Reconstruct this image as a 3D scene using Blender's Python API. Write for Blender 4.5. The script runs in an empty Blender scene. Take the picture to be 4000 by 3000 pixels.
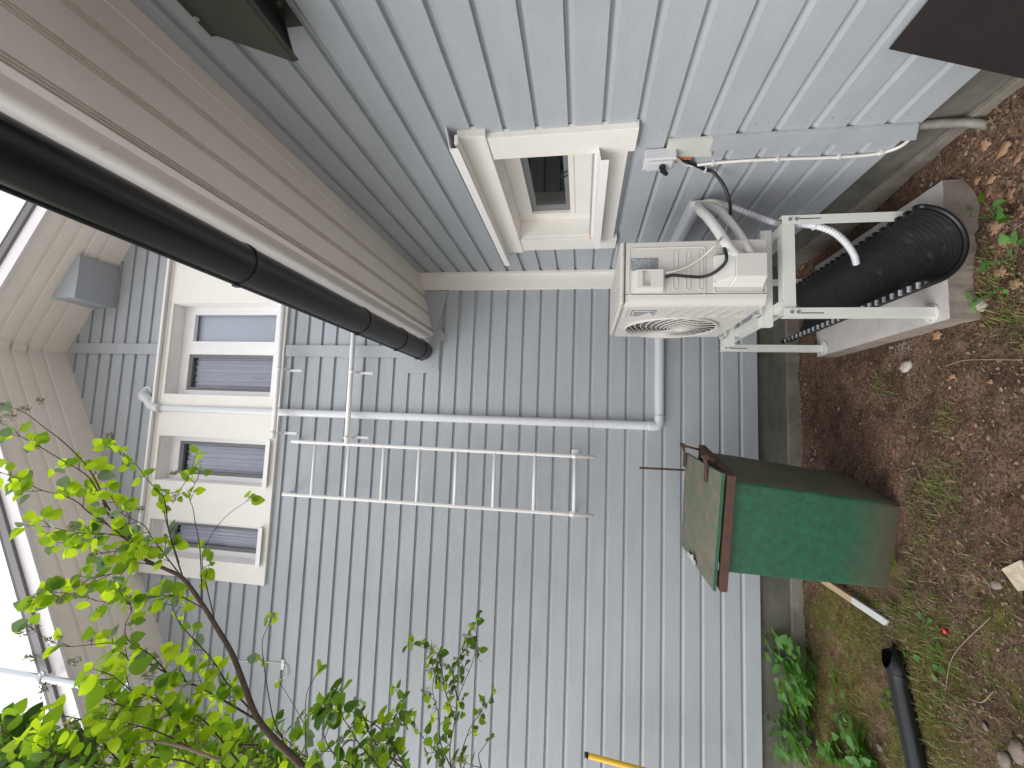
import bpy, bmesh, math, random
from mathutils import Vector, Matrix
import mathutils.noise as mn
random.seed(7)
sc = bpy.context.scene
COL = sc.collection
PI = math.pi
# ------------------------------------------------------------ camera
RR = (0.99527480730162, -0.09433366883627994, 0.023004714182322684)   # right of the upright view
DD = (0.03767785660542491, 0.15685169051355105, -0.9869032000681031)  # down
FF = (0.08948987133941097, 0.9831066605953437, 0.15966482649828487)   # forward
FPX = 1686.84
cam_d = bpy.data.cameras.new('camera')
cam = bpy.data.objects.new('camera', cam_d); COL.objects.link(cam)
cam_d.sensor_width = 36; cam_d.lens = FPX / 4000 * 36
cam_d.clip_start = 0.02; cam_d.clip_end = 2000
m = Matrix.Identity(4)
for i in range(3):
    m[i][0] = DD[i]; m[i][1] = RR[i]; m[i][2] = -FF[i]
cam.matrix_world = m
sc.camera = cam
# ------------------------------------------------------------ world and sun
SUN_EL, SUN_AZ = 42, 238          # azimuth: direction the light comes from (0 = +Y, clockwise)
w = bpy.data.worlds.new("World"); sc.world = w; w.use_nodes = True
nt = w.node_tree; nt.nodes.clear()
out = nt.nodes.new('ShaderNodeOutputWorld'); bg = nt.nodes.new('ShaderNodeBackground')
sky = nt.nodes.new('ShaderNodeTexSky'); sky.sky_type = 'NISHITA'; sky.sun_disc = False
sky.sun_elevation = math.radians(SUN_EL); sky.sun_rotation = math.radians(SUN_AZ)
sky.air_density = 1.0; sky.dust_density = 4.0
hs = nt.nodes.new('ShaderNodeHueSaturation'); hs.inputs['Saturation'].default_value = 0.18
mx = nt.nodes.new('ShaderNodeMixRGB'); mx.inputs[0].default_value = 0.6
mx.inputs[2].default_value = (9.0, 9.2, 9.5, 1)      # even cloud cover
nt.links.new(sky.outputs[0], hs.inputs['Color']); nt.links.new(hs.outputs[0], mx.inputs[1])
nt.links.new(mx.outputs[0], bg.inputs[0]); bg.inputs[1].default_value = 0.15
nt.links.new(bg.outputs[0], out.inputs[0])
sd = bpy.data.lights.new('sun', 'SUN'); sd.energy = 1.0; sd.angle = math.radians(40); sd.color = (1, .97, .93)
so = bpy.data.objects.new('sun', sd); COL.objects.link(so)
so.rotation_euler = (math.radians(90 - SUN_EL), 0, math.radians(180 - SUN_AZ + 180) * -1 + PI)
_d = Vector((math.sin(math.radians(SUN_AZ)) * math.cos(math.radians(SUN_EL)), math.cos(math.radians(SUN_AZ)) * math.cos(math.radians(SUN_EL)), math.sin(math.radians(SUN_EL))))
so.rotation_euler = _d.to_track_quat('Z', 'Y').to_euler()
sc.view_settings.view_transform = 'Standard'; sc.view_settings.look = 'None'
sc.view_settings.exposure = 0.40; sc.view_settings.gamma = 1
sc.cycles.max_bounces = 8

# ------------------------------------------------------------ helpers
def ray(px, py):
    a = (1500 - py) / FPX; b = (px - 2000) / FPX
    return Vector((RR[i] * a + DD[i] * b + FF[i] for i in range(3)))
def at(px, py, X=None, Y=None, Z=None):
    r = ray(px, py)
    t = X / r.x if X is not None else (Y / r.y if Y is not None else Z / r.z)
    return r * t

class MB:
    def __init__(s): s.v = []; s.f = []; s.m = []; s.sm = []
    def add(s, vs, fs, mi=0, smooth=False):
        o = len(s.v); s.v += [tuple(v) for v in vs]
        for f in fs: s.f.append([i + o for i in f]); s.m.append(mi); s.sm.append(smooth)
        return s
    def box(s, a, b, mi=0, M=None):
        x0, y0, z0 = a; x1, y1, z1 = b
        if x0 > x1: x0, x1 = x1, x0
        if y0 > y1: y0, y1 = y1, y0
        if z0 > z1: z0, z1 = z1, z0
        vs = [Vector(p) for p in ((x0,y0,z0),(x1,y0,z0),(x1,y1,z0),(x0,y1,z0),(x0,y0,z1),(x1,y0,z1),(x1,y1,z1),(x0,y1,z1))]
        if M is not None: vs = [M @ v for v in vs]
        return s.add(vs, [(0,3,2,1),(4,5,6,7),(0,1,5,4),(1,2,6,5),(2,3,7,6),(3,0,4,7)], mi)
    def hexa(s, vs, mi=0):
        return s.add(vs, [(0,3,2,1),(4,5,6,7),(0,1,5,4),(1,2,6,5),(2,3,7,6),(3,0,4,7)], mi)
    def prism(s, pts, off, mi=0):
        n = len(pts); off = Vector(off)
        vs = [Vector(p) for p in pts] + [Vector(p) + off for p in pts]
        fs = [tuple(range(n))[::-1], tuple(range(n, 2 * n))] + [(i, (i + 1) % n, (i + 1) % n + n, i + n) for i in range(n)]
        return s.add(vs, fs, mi)
    def tube(s, pts, r, n=10, mi=0, caps=True, smooth=True, ang0=0, ang1=2 * PI, closed=True):
        pts = [Vector(p) for p in pts]; k = len(pts)
        rs = r if isinstance(r, (list, tuple)) else [r] * k
        t = (pts[1] - pts[0]).normalized()
        up = Vector((0, 0, 1)) if abs(t.z) < .9 else Vector((1, 0, 0))
        a = t.cross(up).normalized(); vs = []
        for i, p in enumerate(pts):
            t2 = ((pts[min(i + 1, k - 1)] - pts[max(i - 1, 0)])).normalized()
            a = (a - t2 * a.dot(t2)).normalized(); b = t2.cross(a)
            for j in range(n):
                th = 2 * PI * j / n
                vs.append(p + (a * math.cos(th) + b * math.sin(th)) * rs[i])
        fs = [(i*n + j, i*n + (j+1) % n, (i+1)*n + (j+1) % n, (i+1)*n + j) for i in range(k-1) for j in range(n)]
        s.add(vs, fs, mi, smooth)
        if caps:
            o = len(s.v) - len(vs)
            s.f.append([o + j for j in range(n)][::-1]); s.m.append(mi); s.sm.append(False)
            s.f.append([o + (k-1)*n + j for j in range(n)]); s.m.append(mi); s.sm.append(False)
        return s
    def disc(s, c, nrm, r, th=.004, n=14, mi=0):
        c = Vector(c); nrm = Vector(nrm).normalized()
        return s.tube([c, c + nrm * th], r, n, mi, True, False)
    def build(s, name, mats, parent=None, bevel=0, loc=None, seg=2):
        me = bpy.data.meshes.new(name); me.from_pydata(s.v, [], s.f); me.update()
        if not isinstance(mats, (list, tuple)): mats = [mats]
        for mt in mats: me.materials.append(mt)
        me.polygons.foreach_set('material_index', s.m); me.polygons.foreach_set('use_smooth', s.sm)
        o = bpy.data.objects.new(name, me); COL.objects.link(o)
        if parent is not None: 
            o.parent = parent; o.matrix_parent_inverse = parent.matrix_world.inverted()
        if bevel:
            bm_ = o.modifiers.new('bevel', 'BEVEL'); bm_.width = bevel; bm_.segments = seg; bm_.limit_method = 'ANGLE'; bm_.angle_limit = math.radians(40)
            bm_.harden_normals = False
        return o
def tag(o, label=None, cat=None, group=None, kind=None):
    if label: o['label'] = label
    if cat: o['category'] = cat
    if group: o['group'] = group
    if kind: o['kind'] = kind
    return o
def empty(name, loc, label, cat, group=None):
    o = bpy.data.objects.new(name, None); COL.objects.link(o); o.location = loc
    o.empty_display_size = .1
    o.matrix_world = Matrix.Translation(loc)
    return tag(o, label, cat, group)
def curve(pts, n=8):
    """Catmull-Rom through pts"""
    p = [Vector(q) for q in pts]; p = [p[0] * 2 - p[1]] + p + [p[-1] * 2 - p[-2]]; o = []
    for i in range(1, len(p) - 2):
        a, b, c, d = p[i-1:i+3]
        for k in range(n):
            t = k / n
            o.append(.5 * ((2*b) + (c-a)*t + (2*a-5*b+4*c-d)*t*t + (3*b-a-3*c+d)*t**3))
    o.append(p[-2]); return o

# ------------------------------------------------------------ materials
def N(nt, t, **k):
    n = nt.nodes.new(t)
    for a, b in k.items(): setattr(n, a, b)
    return n
def mat(name, col, rough=.6, var=0, vscale=8, bump=0, bscale=60, col2=None, metal=0, spec=.5, stretch=None, dirt=None, dscale=3, dlo=.5, dhi=.7, trans=None, tw=.5, dist=.003):
    m = bpy.data.materials.new(name); m.use_nodes = True; nt = m.node_tree
    b = nt.nodes['Principled BSDF']; L = nt.links.new
    b.inputs['Roughness'].default_value = rough; b.inputs['Metallic'].default_value = metal
    b.inputs['Specular IOR Level'].default_value = spec
    tc = N(nt, 'ShaderNodeTexCoord'); mp = N(nt, 'ShaderNodeMapping'); L(tc.outputs['Object'], mp.inputs[0])
    if stretch: mp.inputs['Scale'].default_value = stretch
    c1 = (*col, 1); cc = None
    if var or col2:
        nz = N(nt, 'ShaderNodeTexNoise'); nz.inputs['Scale'].default_value = vscale; nz.inputs['Detail'].default_value = 6
        nz.inputs['Roughness'].default_value = .6
        L(mp.outputs[0], nz.inputs['Vector'])
        rp = N(nt, 'ShaderNodeValToRGB'); rp.color_ramp.elements[0].position = .3; rp.color_ramp.elements[1].position = .7
        if col2: rp.color_ramp.elements[0].color = c1; rp.color_ramp.elements[1].color = (*col2, 1)
        else:
            rp.color_ramp.elements[0].color = (*[x * (1 - var) for x in col], 1); rp.color_ramp.elements[1].color = (*[min(1, x * (1 + var)) for x in col], 1)
        L(nz.outputs['Fac'], rp.inputs[0]); cc = rp.outputs[0]
    if dirt:
        dz = N(nt, 'ShaderNodeTexNoise'); dz.inputs['Scale'].default_value = dscale; dz.inputs['Detail'].default_value = 10; dz.inputs['Roughness'].default_value = .7
        L(tc.outputs['Object'], dz.inputs['Vector'])
        mr = N(nt, 'ShaderNodeMapRange'); mr.inputs[1].default_value = dlo; mr.inputs[2].default_value = dhi
        L(dz.outputs['Fac'], mr.inputs[0]); mxx = N(nt, 'ShaderNodeMixRGB'); L(mr.outputs[0], mxx.inputs[0])
        if cc is not None: L(cc, mxx.inputs[1])
        else: mxx.inputs[1].default_value = c1
        mxx.inputs[2].default_value = (*dirt, 1); cc = mxx.outputs[0]
    if cc is not None: L(cc, b.inputs['Base Color'])
    else: b.inputs['Base Color'].default_value = c1
    if bump:
        bz = N(nt, 'ShaderNodeTexNoise'); bz.inputs['Scale'].default_value = bscale; bz.inputs['Detail'].default_value = 5
        L(mp.outputs[0], bz.inputs['Vector']); bp = N(nt, 'ShaderNodeBump'); bp.inputs['Strength'].default_value = bump; bp.inputs['Distance'].default_value = dist
        L(bz.outputs['Fac'], bp.inputs['Height']); L(bp.outputs[0], b.inputs['Normal'])
    if trans:
        o = nt.nodes['Material Output']; tr = N(nt, 'ShaderNodeBsdfTranslucent'); tr.inputs[0].default_value = (*trans, 1)
        ms = N(nt, 'ShaderNodeMixShader'); ms.inputs[0].default_value = tw
        L(b.outputs[0], ms.inputs[1]); L(tr.outputs[0], ms.inputs[2]); L(ms.outputs[0], o.inputs[0])
    return m
SID = mat('siding_paint', (.378, .402, .432), .48, var=.05, vscale=2.2, bump=.35, bscale=38, stretch=(1, 1, 5), dirt=(.32, .335, .35), dscale=1.7, dlo=.5, dhi=.9)
SIDY = mat('siding_paint_wing', (.378, .402, .432), .48, var=.05, vscale=2.2, bump=.3, bscale=38, stretch=(1, 1, 5), dirt=(.32, .335, .35), dscale=1.4, dlo=.5, dhi=.9)
NAIL = mat('nail_head', (.2, .21, .23), .5)
CREAM = mat('cream_paint', (.77, .745, .70), .5, var=.02, vscale=5, bump=.15, bscale=50, dirt=(.70, .66, .59), dscale=6, dlo=.55, dhi=.85)
WHITE = mat('white_paint', (.80, .79, .79), .42, var=.02)
SOFF = mat('soffit_paint', (.84, .775, .715), .5, var=.02, vscale=3, dirt=(.76, .69, .61), dscale=2.5, dlo=.5, dhi=.85)
FASC = mat('fascia_paint', (.84, .785, .76), .5, var=.02, vscale=4, dirt=(.25, .2, .16), dscale=14, dlo=.66, dhi=.82)
BARGE = mat('barge_white', (.74, .71, .73), .5)
FLASH = mat('roof_flashing', (.17, .16, .17), .5, metal=.3)
GUT = mat('gutter_black', (.006, .0065, .008), .30, var=.1, vscale=10, dirt=(.05, .05, .05), dscale=9, dlo=.62, dhi=.9)
ROOF = mat('roof_metal', (.05, .05, .055), .5)
CONC = mat('foundation_concrete', (.125, .12, .10), .9, var=.25, vscale=6, bump=.6, bscale=30, dirt=(.045, .05, .03), dscale=2.2, dlo=.45, dhi=.75, stretch=(.35, 1, 2.5))
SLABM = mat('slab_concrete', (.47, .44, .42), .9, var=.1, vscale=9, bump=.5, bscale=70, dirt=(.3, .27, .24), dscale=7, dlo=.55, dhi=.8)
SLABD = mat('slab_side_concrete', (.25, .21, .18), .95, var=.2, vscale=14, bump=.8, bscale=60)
ACM = mat('unit_enamel', (.57, .55, .52), .38, var=.015, vscale=4, bump=.05, bscale=200)
ACW = mat('unit_plastic', (.60, .59, .555), .45)
SEAM = mat('seam_gap', (.05, .048, .045), .8)
FRAMEM = mat('powder_coat', (.63, .64, .60), .42, var=.03, vscale=12)
DARK = mat('dark_interior', (.006, .006, .006), .9, spec=.05)
FAN = mat('fan_blade', (.08, .08, .085), .5)
DUCT = mat('duct_plastic', (.60, .62, .68), .35)
DPIPE = mat('white_pipe', (.66, .67, .70), .3)
INS = mat('pipe_wrap', (.70, .69, .68), .55, bump=.3, bscale=90)
CABW = mat('cable_white', (.68, .67, .63), .45)
CABC = mat('cable_cream', (.58, .54, .47), .5)
CABB = mat('cable_black', (.012, .012, .015), .4)
SW = mat('switch_plastic', (.55, .56, .58), .4)
GREY = mat('plate_grey', (.22, .24, .25), .5, var=.3, vscale=60)
PRINT = mat('print_light', (.42, .44, .47), .5)
STICK = mat('sticker_white', (.6, .61, .61), .4)
BLACKP = mat('black_plastic', (.012, .013, .015), .35)
TROUGH = mat('black_corrugated', (.012, .014, .015), .5, var=.3, vscale=20, bump=.6, bscale=34, dirt=(.13, .105, .085), dscale=16, dlo=.6, dhi=.72)
TROUGHC = mat('cut_plastic', (.38, .40, .44), .5)
STEEL = mat('zinc_steel', (.55, .56, .57), .3, metal=.9)
GALV = mat('galvanised', (.62, .64, .67), .35, metal=.75)
RUST = mat('rusty_steel', (.105, .045, .03), .75, var=.35, vscale=25, bump=.4, bscale=90, col2=(.06, .03, .022))
BING = mat('bin_green', (.020, .125, .065), .5, col2=(.024, .070, .042), vscale=24, bump=.6, bscale=60, dirt=(.06, .13, .09), dscale=30, dlo=.58, dhi=.8)
def splash(m, col, z0, z1):      # soil splashed up the lowest part
    nt = m.node_tree; b = nt.nodes['Principled BSDF']; L = nt.links.new; src = b.inputs['Base Color'].links[0].from_socket
    tc = N(nt, 'ShaderNodeTexCoord'); sp = N(nt, 'ShaderNodeSeparateXYZ'); L(tc.outputs['Object'], sp.inputs[0])
    nz = N(nt, 'ShaderNodeTexNoise'); nz.inputs['Scale'].default_value = 9; nz.inputs['Detail'].default_value = 9; L(tc.outputs['Object'], nz.inputs['Vector'])
    mm = N(nt, 'ShaderNodeMath', operation='MULTIPLY_ADD'); mm.inputs[1].default_value = .22; L(nz.outputs['Fac'], mm.inputs[0]); L(sp.outputs['Z'], mm.inputs[2])
    mr = N(nt, 'ShaderNodeMapRange'); mr.inputs[1].default_value = z1 + .11; mr.inputs[2].default_value = z0 + .11; mr.inputs[4].default_value = .85; L(mm.outputs[0], mr.inputs[0])
    mx = N(nt, 'ShaderNodeMixRGB'); L(mr.outputs[0], mx.inputs[0]); L(src, mx.inputs[1]); mx.inputs[2].default_value = (*col, 1); L(mx.outputs[0], b.inputs['Base Color'])
splash(BING, (.10, .075, .052), -1.65, -1.39)
BINL = mat('bin_lid_weathered', (.08, .135, .09), .7, col2=(.20, .155, .125), vscale=12, bump=.7, bscale=60, dirt=(.15, .10, .065), dscale=20, dlo=.5, dhi=.68)
BINSIDE = mat('bin_side_dirty', (.16, .13, .10), .8, col2=(.075, .12, .08), vscale=8, bump=.4, bscale=40)
BROWN = mat('brown_sheet', (.012, .007, .007), .6, var=.2, vscale=14)
ORNG = mat('raw_wood_orange', (.42, .14, .045), .7, var=.2, vscale=20)
WOODC = mat('cream_wood', (.50, .36, .22), .6, var=.1, vscale=20, stretch=(4, 1, 1))
HOOD = mat('olive_metal', (.045, .05, .036), .4, metal=.2, var=.2, vscale=6)
BOXG = mat('grey_box_paint', (.38, .41, .45), .5, var=.02)
YEL = mat('yellow_plastic', (.75, .45, .02), .45)
STONE = mat('stone', (.21, .165, .145), .9, var=.3, vscale=20, bump=.5, bscale=60)
BARK = mat('bark', (.085, .055, .04), .85, var=.35, vscale=50, bump=.7, bscale=120)
BARKL = mat('bark_pale', (.23, .17, .13), .8, var=.2, vscale=50)
def leafmat(name, c, t, tw=.45):
    m = mat(name, c, .45, var=.25, vscale=9, trans=t, tw=tw, spec=.4)
    return m
LEAF = leafmat('leaf_lime', (.15, .28, .014), (.58, .78, .025), .6)
LEAF2 = leafmat('leaf_green', (.075, .18, .018), (.32, .52, .025), .5)
LEAF3 = leafmat('leaf_dark', (.045, .115, .018), (.15, .30, .025), .4)
LEAFP = leafmat('leaf_pale_back', (.22, .30, .22), (.25, .4, .15), .3)
LEAF4 = leafmat('leaf_darkest', (.028, .075, .014), (.07, .15, .02), .3)  # darkest and least translucent of the leaf greens, for the tree crown
BUD = leafmat('bud', (.42, .42, .20), (.5, .5, .2), .4)
WEED = leafmat('weed_green', (.12, .28, .07), (.26, .50, .09), .4)
GRASS = leafmat('grass_blade', (.13, .20, .035), (.2, .3, .04), .4)
GRASSD = leafmat('grass_dry', (.25, .20, .09), (.25, .2, .08), .3)
DEADL = mat('dead_leaf', (.24, .13, .075), .8, var=.35, vscale=30, col2=(.33, .2, .12))
# glass
def glass():
    m = bpy.data.materials.new('window_glass'); m.use_nodes = True; nt = m.node_tree; nt.nodes.clear(); L = nt.links.new
    o = N(nt, 'ShaderNodeOutputMaterial'); g = N(nt, 'ShaderNodeBsdfGlossy'); g.inputs['Roughness'].default_value = .01
    t = N(nt, 'ShaderNodeBsdfTransparent'); t.inputs[0].default_value = (.93, .95, .96, 1)
    ms = N(nt, 'ShaderNodeMixShader'); fr = N(nt, 'ShaderNodeFresnel'); fr.inputs[0].default_value = 1.5
    L(fr.outputs[0], ms.inputs[0]); L(t.outputs[0], ms.inputs[1]); L(g.outputs[0], ms.inputs[2]); L(ms.outputs[0], o.inputs[0])
    return m
GLASS = glass()
CURT = mat('curtain_grey', (.62, .61, .72), .8, col2=(.69, .68, .78), vscale=6, stretch=(1, 1, .35))
SKYREF = mat('sky_reflection_pale', (.80, .82, .93), .7)  # pale flat sheet behind one pane, painted to stand in for reflected sky
SASHG = mat('sash_grey', (.17, .175, .18), .5)
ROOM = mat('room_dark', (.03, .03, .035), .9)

# ------------------------------------------------------------ key dimensions
D, W = 3.6, 1.286
GZ = -1.65
PITCH, ZG0 = .1435, .0845
ZB = -1.347
AX, AZ, SL = .537, 5.218, .562      # gable apex on the wall plane

def profile(zlo, zhi, gw=.033, dep=.021, square=False):
    pts = []; k = math.floor((zlo - ZG0) / PITCH) - 1
    while ZG0 + k * PITCH < zhi + PITCH:
        z = ZG0 + k * PITCH
        if square: pts += [(z - gw, 0), (z - gw + .004, -dep), (z - .0005, -dep), (z, 0)]
        else: pts += [(z - gw, 0), (z - gw + .003, -dep * .15), (z - .009, -dep), (z - .0005, -dep), (z, 0)]
        k += 1
    o = []
    for (z0, d0), (z1, d1) in zip(pts, pts[1:]):
        a, b = max(z0, zlo), min(z1, zhi)
        if b <= a: continue
        f = lambda z: d0 + (d1 - d0) * (z - z0) / (z1 - z0)
        o.append((a, f(a), b, f(b)))
    return o
def siding_back(mb, zlo, zhi, xl, xr, **k):
    for a, da, b, db in profile(zlo, zhi, **k):
        l0 = xl(a) if callable(xl) else xl; l1 = xl(b) if callable(xl) else xl
        r0 = xr(a) if callable(xr) else xr; r1 = xr(b) if callable(xr) else xr
        if r0 <= l0 and r1 <= l1: continue
        mb.add([(l0, D - da, a), (max(r0, l0), D - da, a), (max(r1, l1), D - db, b), (l1, D - db, b)], [(0, 1, 2, 3)])
def siding_right(mb, zlo, zhi, y0, y1):
    for a, da, b, db in profile(zlo, zhi):
        mb.add([(W - da, y1, a), (W - da, y0, a), (W - db, y0, b), (W - db, y1, b)], [(0, 1, 2, 3)])

# ================================================================ GROUND
def gh(x, y):
    n = mn.fractal(Vector((x * 1.3, y * 1.3, 0)), 1.0, 2.0, 4) * .018
    n += mn.fractal(Vector((x * 9, y * 9, 3)), 1.0, 2.0, 5) * .014
    n += mn.fractal(Vector((x * 38, y * 38, 8)), .6, 2.0, 3) * .0055
    mound = .085 * max(0, min(1, (x - .95) / .3)) * max(0, min(1, (2.9 - y) / .8))
    # drier ditch in front of the slab's right side
    ditch = -.05 * math.exp(-((x - 1.02) / .12) ** 2) * math.exp(-((y - 1.95) / .35) ** 2)
    return GZ + n + mound + ditch
def axis(lo, hi, step, far):
    a = []; v = lo
    while v < hi: a.append(v); v += step
    a.append(hi); s = step; l = lo; h = hi; A = []; B = []
    while h < far: s *= 1.45; l -= s; h += s; A.append(l); B.append(h)
    return A[::-1] + a + B
gx = axis(-3.0, 1.32, .014, 300); gy = axis(.9, 3.66, .014, 300)
g = MB(); nx, ny = len(gx), len(gy)
for y in gy:
    for x in gx:
        far = max(abs(x), abs(y)) > 8
        g.v.append((x, y, GZ - .02 if far else gh(x, y)))
for j in range(ny - 1):
    for i in range(nx - 1):
        a = j * nx + i; g.f.append((a, a + 1, a + nx + 1, a + nx)); g.m.append(0); g.sm.append(True)
def soil():
    m = bpy.data.materials.new('soil'); m.use_nodes = True; nt = m.node_tree; L = nt.links.new; b = nt.nodes['Principled BSDF']
    b.inputs['Roughness'].default_value = .95; b.inputs['Specular IOR Level'].default_value = .2
    tc = N(nt, 'ShaderNodeTexCoord')
    def nz(s, d=8, r=.65):
        n = N(nt, 'ShaderNodeTexNoise'); n.inputs['Scale'].default_value = s; n.inputs['Detail'].default_value = d; n.inputs['Roughness'].default_value = r
        L(tc.outputs['Object'], n.inputs['Vector']); return n.outputs['Fac']
    def mr(s, a, b_, c=0, d=1):
        n = N(nt, 'ShaderNodeMapRange'); n.inputs[1].default_value = a; n.inputs[2].default_value = b_; n.inputs[3].default_value = c; n.inputs[4].default_value = d
        L(s, n.inputs[0]); return n.outputs[0]
    def mixc(f, a, c2, typ='MIX'):
        n = N(nt, 'ShaderNodeMixRGB', blend_type=typ); L(f, n.inputs[0]) if not isinstance(f, float) else setattr(n.inputs[0], 'default_value', f)
        if isinstance(a, tuple): n.inputs[1].default_value = (*a, 1)
        else: L(a, n.inputs[1])
        if isinstance(c2, tuple): n.inputs[2].default_value = (*c2, 1)
        else: L(c2, n.inputs[2])
        return n.outputs[0]
    c = mixc(mr(nz(7), .35, .65), (.085, .049, .032), (.225, .142, .098))
    c = mixc(mr(nz(2.2), .5, .66), c, (.26, .145, .10))          # reddish clay
    c = mixc(mr(nz(60, 3), .45, .62, 0, .8), c, (.045, .028, .019))
    c = mixc(mr(nz(140, 2), .62, .70, 0, .7), c, (.38, .28, .22))    # crumbs
    # moss: towards the left of the yard
    sx = N(nt, 'ShaderNodeSeparateXYZ'); L(tc.outputs['Object'], sx.inputs[0])
    gx_ = mr(sx.outputs[0], .3, -1.0, -.25, .12)
    ad = N(nt, 'ShaderNodeMath', operation='ADD'); L(nz(3.1), ad.inputs[0]); L(gx_, ad.inputs[1])
    c = mixc(mr(ad.outputs[0], .54, .66, 0, .75), c, mixc(mr(nz(30), .4, .6), (.07, .078, .014), (.18, .165, .035)))
    v = N(nt, 'ShaderNodeTexVoronoi'); v.inputs['Scale'].default_value = 48; L(tc.outputs['Object'], v.inputs['Vector'])
    c = mixc(mr(v.outputs['Distance'], .16, .10, 0, .75), c, mixc(mr(nz(25), .4, .6), (.10, .07, .05), (.28, .22, .18)))
    L(c, b.inputs['Base Color'])
    bp = N(nt, 'ShaderNodeBump'); bp.inputs['Strength'].default_value = 1; bp.inputs['Distance'].default_value = .022
    ad2 = N(nt, 'ShaderNodeMath', operation='ADD'); L(nz(70, 6), ad2.inputs[0]); L(mr(v.outputs['Distance'], .2, .05, 0, .4), ad2.inputs[1])
    L(ad2.outputs[0], bp.inputs['Height']); L(bp.outputs[0], b.inputs['Normal'])
    return m
SOIL = soil()
tag(g.build('ground', SOIL), kind='structure')

mb = MB(); mb.box((-40, -40, GZ - .3), (40, .55, GZ + .035))
tag(mb.build('bounce_yard', mat('bounce_pale', (.56, .53, .49), .95, var=.15, vscale=12)), kind='structure')  # unseen pale sheet behind the camera, added to bounce light up to the soffits
# ================================================================ HOUSE
H = empty('wooden_house', (0, D, GZ), 'grey clapboard house with a white window band below its gable roof', 'house')
# --- gable wall
XL = -7.0
gl = lambda z: max(XL, AX - (AZ + .12 - z) / SL); gr = lambda z: min(2.6, AX + (AZ + .12 - z) / SL)
BX0, BX1, BZ0, BZ1 = -1.515, 1.52, 2.728, 4.025
mb = MB()
siding_back(mb, ZB, BZ0, XL, 2.6)
siding_back(mb, BZ0, BZ1, gl, BX0)
siding_back(mb, BZ0, BZ1, BX1, 2.6)
siding_back(mb, BZ1, AZ + .1, gl, AX + .01)
siding_back(mb, BZ1, AZ + .1, AX + .01, gr, square=True, dep=.018)
# underside lip of the lowest board and a body behind
mb.add([(XL, D, ZB), (2.6, D, ZB), (2.6, D + .05, ZB), (XL, D + .05, ZB)], [(0, 1, 2, 3)])
rr = random.Random(3)
k0 = -10
nail_x = [-2.55, -2.0, -1.45, -.93, -.38, .2, .72]
for k in range(k0, 33):
    z = ZG0 + k * PITCH
    for xn in nail_x:
        for dz in (.022, .075):
            x = xn + rr.uniform(-.012, .012) + k * .006
            zz = z + dz + rr.uniform(-.006, .006)
            if zz < ZB or zz > 4.6: continue
            if BX0 < x < BX1 and BZ0 - .01 < zz < BZ1 + .03: continue
            if zz > BZ1 and (x < -.8 or x > 1.3): continue
            if rr.random() < .25: continue
            mb.disc((x, D + .0005, zz), (0, -1, 0), rr.uniform(.0022, .0038), .0015, 6, 1)
mb.build('gable_wall', [SID, NAIL], H)
# the wall's body, set back from the boards, with the window band left open
mb = MB()
wins = [(.155, 1.04), (-.66, -.245), (-1.345, -1.02)]
RZ0, RZ1 = 2.80, 3.97       # reveal
mb.box((XL, D + .02, ZB + .01), (2.6, D + .06, BZ0 + .02)); mb.box((XL, D + .02, BZ0 + .02), (BX0 + .01, D + .06, BZ1)); mb.box((BX1 - .01, D + .02, BZ0 + .02), (2.6, D + .06, BZ1))
mb.build('wall_core', SIDY, H)
# --- wing wall with its window opening
WY0, WY1, WZ0, WZ1 = 1.93, 2.86, -.035, .45
mb = MB()
siding_right(mb, ZB, WZ0, -1.6, D); siding_right(mb, WZ0, WZ1, -1.6, WY0); siding_right(mb, WZ0, WZ1, WY1, D); siding_right(mb, WZ1, 1.5, -1.6, D)
mb.add([(W, -1.6, ZB), (W + .05, -1.6, ZB), (W + .05, D, ZB), (W, D, ZB)], [(0, 1, 2, 3)])
mb.box((W + .02, -1.6, ZB + .01), (W + .06, D, WZ0 + .01)); mb.box((W + .02, -1.6, WZ1), (W + .06, D, 1.6))
mb.box((W + .02, -1.6, WZ0 + .01), (W + .06, WY0, WZ1)); mb.box((W + .02, WY1, WZ0 + .01), (W + .06, D, WZ1))
for k in range(-10, 11):
    z = ZG0 + k * PITCH
    for yn in (.45, 1.02, 1.84, 2.45, 3.1):
        for dz in (.03, .085):
            if rr.random() < .2: continue
            y = yn + rr.uniform(-.012, .012); zz = z + dz + rr.uniform(-.006, .006)
            if zz > 1.35 or zz < ZB: continue
            if 1.7 < y < 3.08 and -.23 < zz < .62: continue
            mb.disc((W + .0005, y, zz), (-1, 0, 0), rr.uniform(.0022, .0036), .0015, 6, 1)
mb.build('wing_wall', [SIDY, NAIL], H)
# --- foundation
mb = MB()
mb.box((XL, D + .035, GZ - .2), (W + .04, D + .3, ZB - .001)); 
mb.box((W + .035, -1.6, GZ - .2), (W + .3, D + .035, ZB - .001))
mb.build('foundation', CONC, H)
mb = MB(); mb.box((XL, D + .005, GZ - .2), (W + .04, D + .034, GZ + .085)); mb.box((W + .005, -1.6, GZ - .2), (W + .034, D + .0045, GZ + .13))
mb.build('foundation_ledge', mat('ledge_concrete', (.20, .18, .15), .9, var=.25, vscale=9, bump=.6, bscale=40, dirt=(.10, .085, .06), dscale=4, dlo=.5, dhi=.75), H, .004)
# --- inside corner boards
mb = MB()
mb.box((1.146, D - .022, ZB), (W - .002, D + .004, 1.50)); mb.box((W - .020, D - .075, ZB), (W + .004, D - .0225, 1.50))
mb.build('corner_board', CREAM, H, .002)
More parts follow.
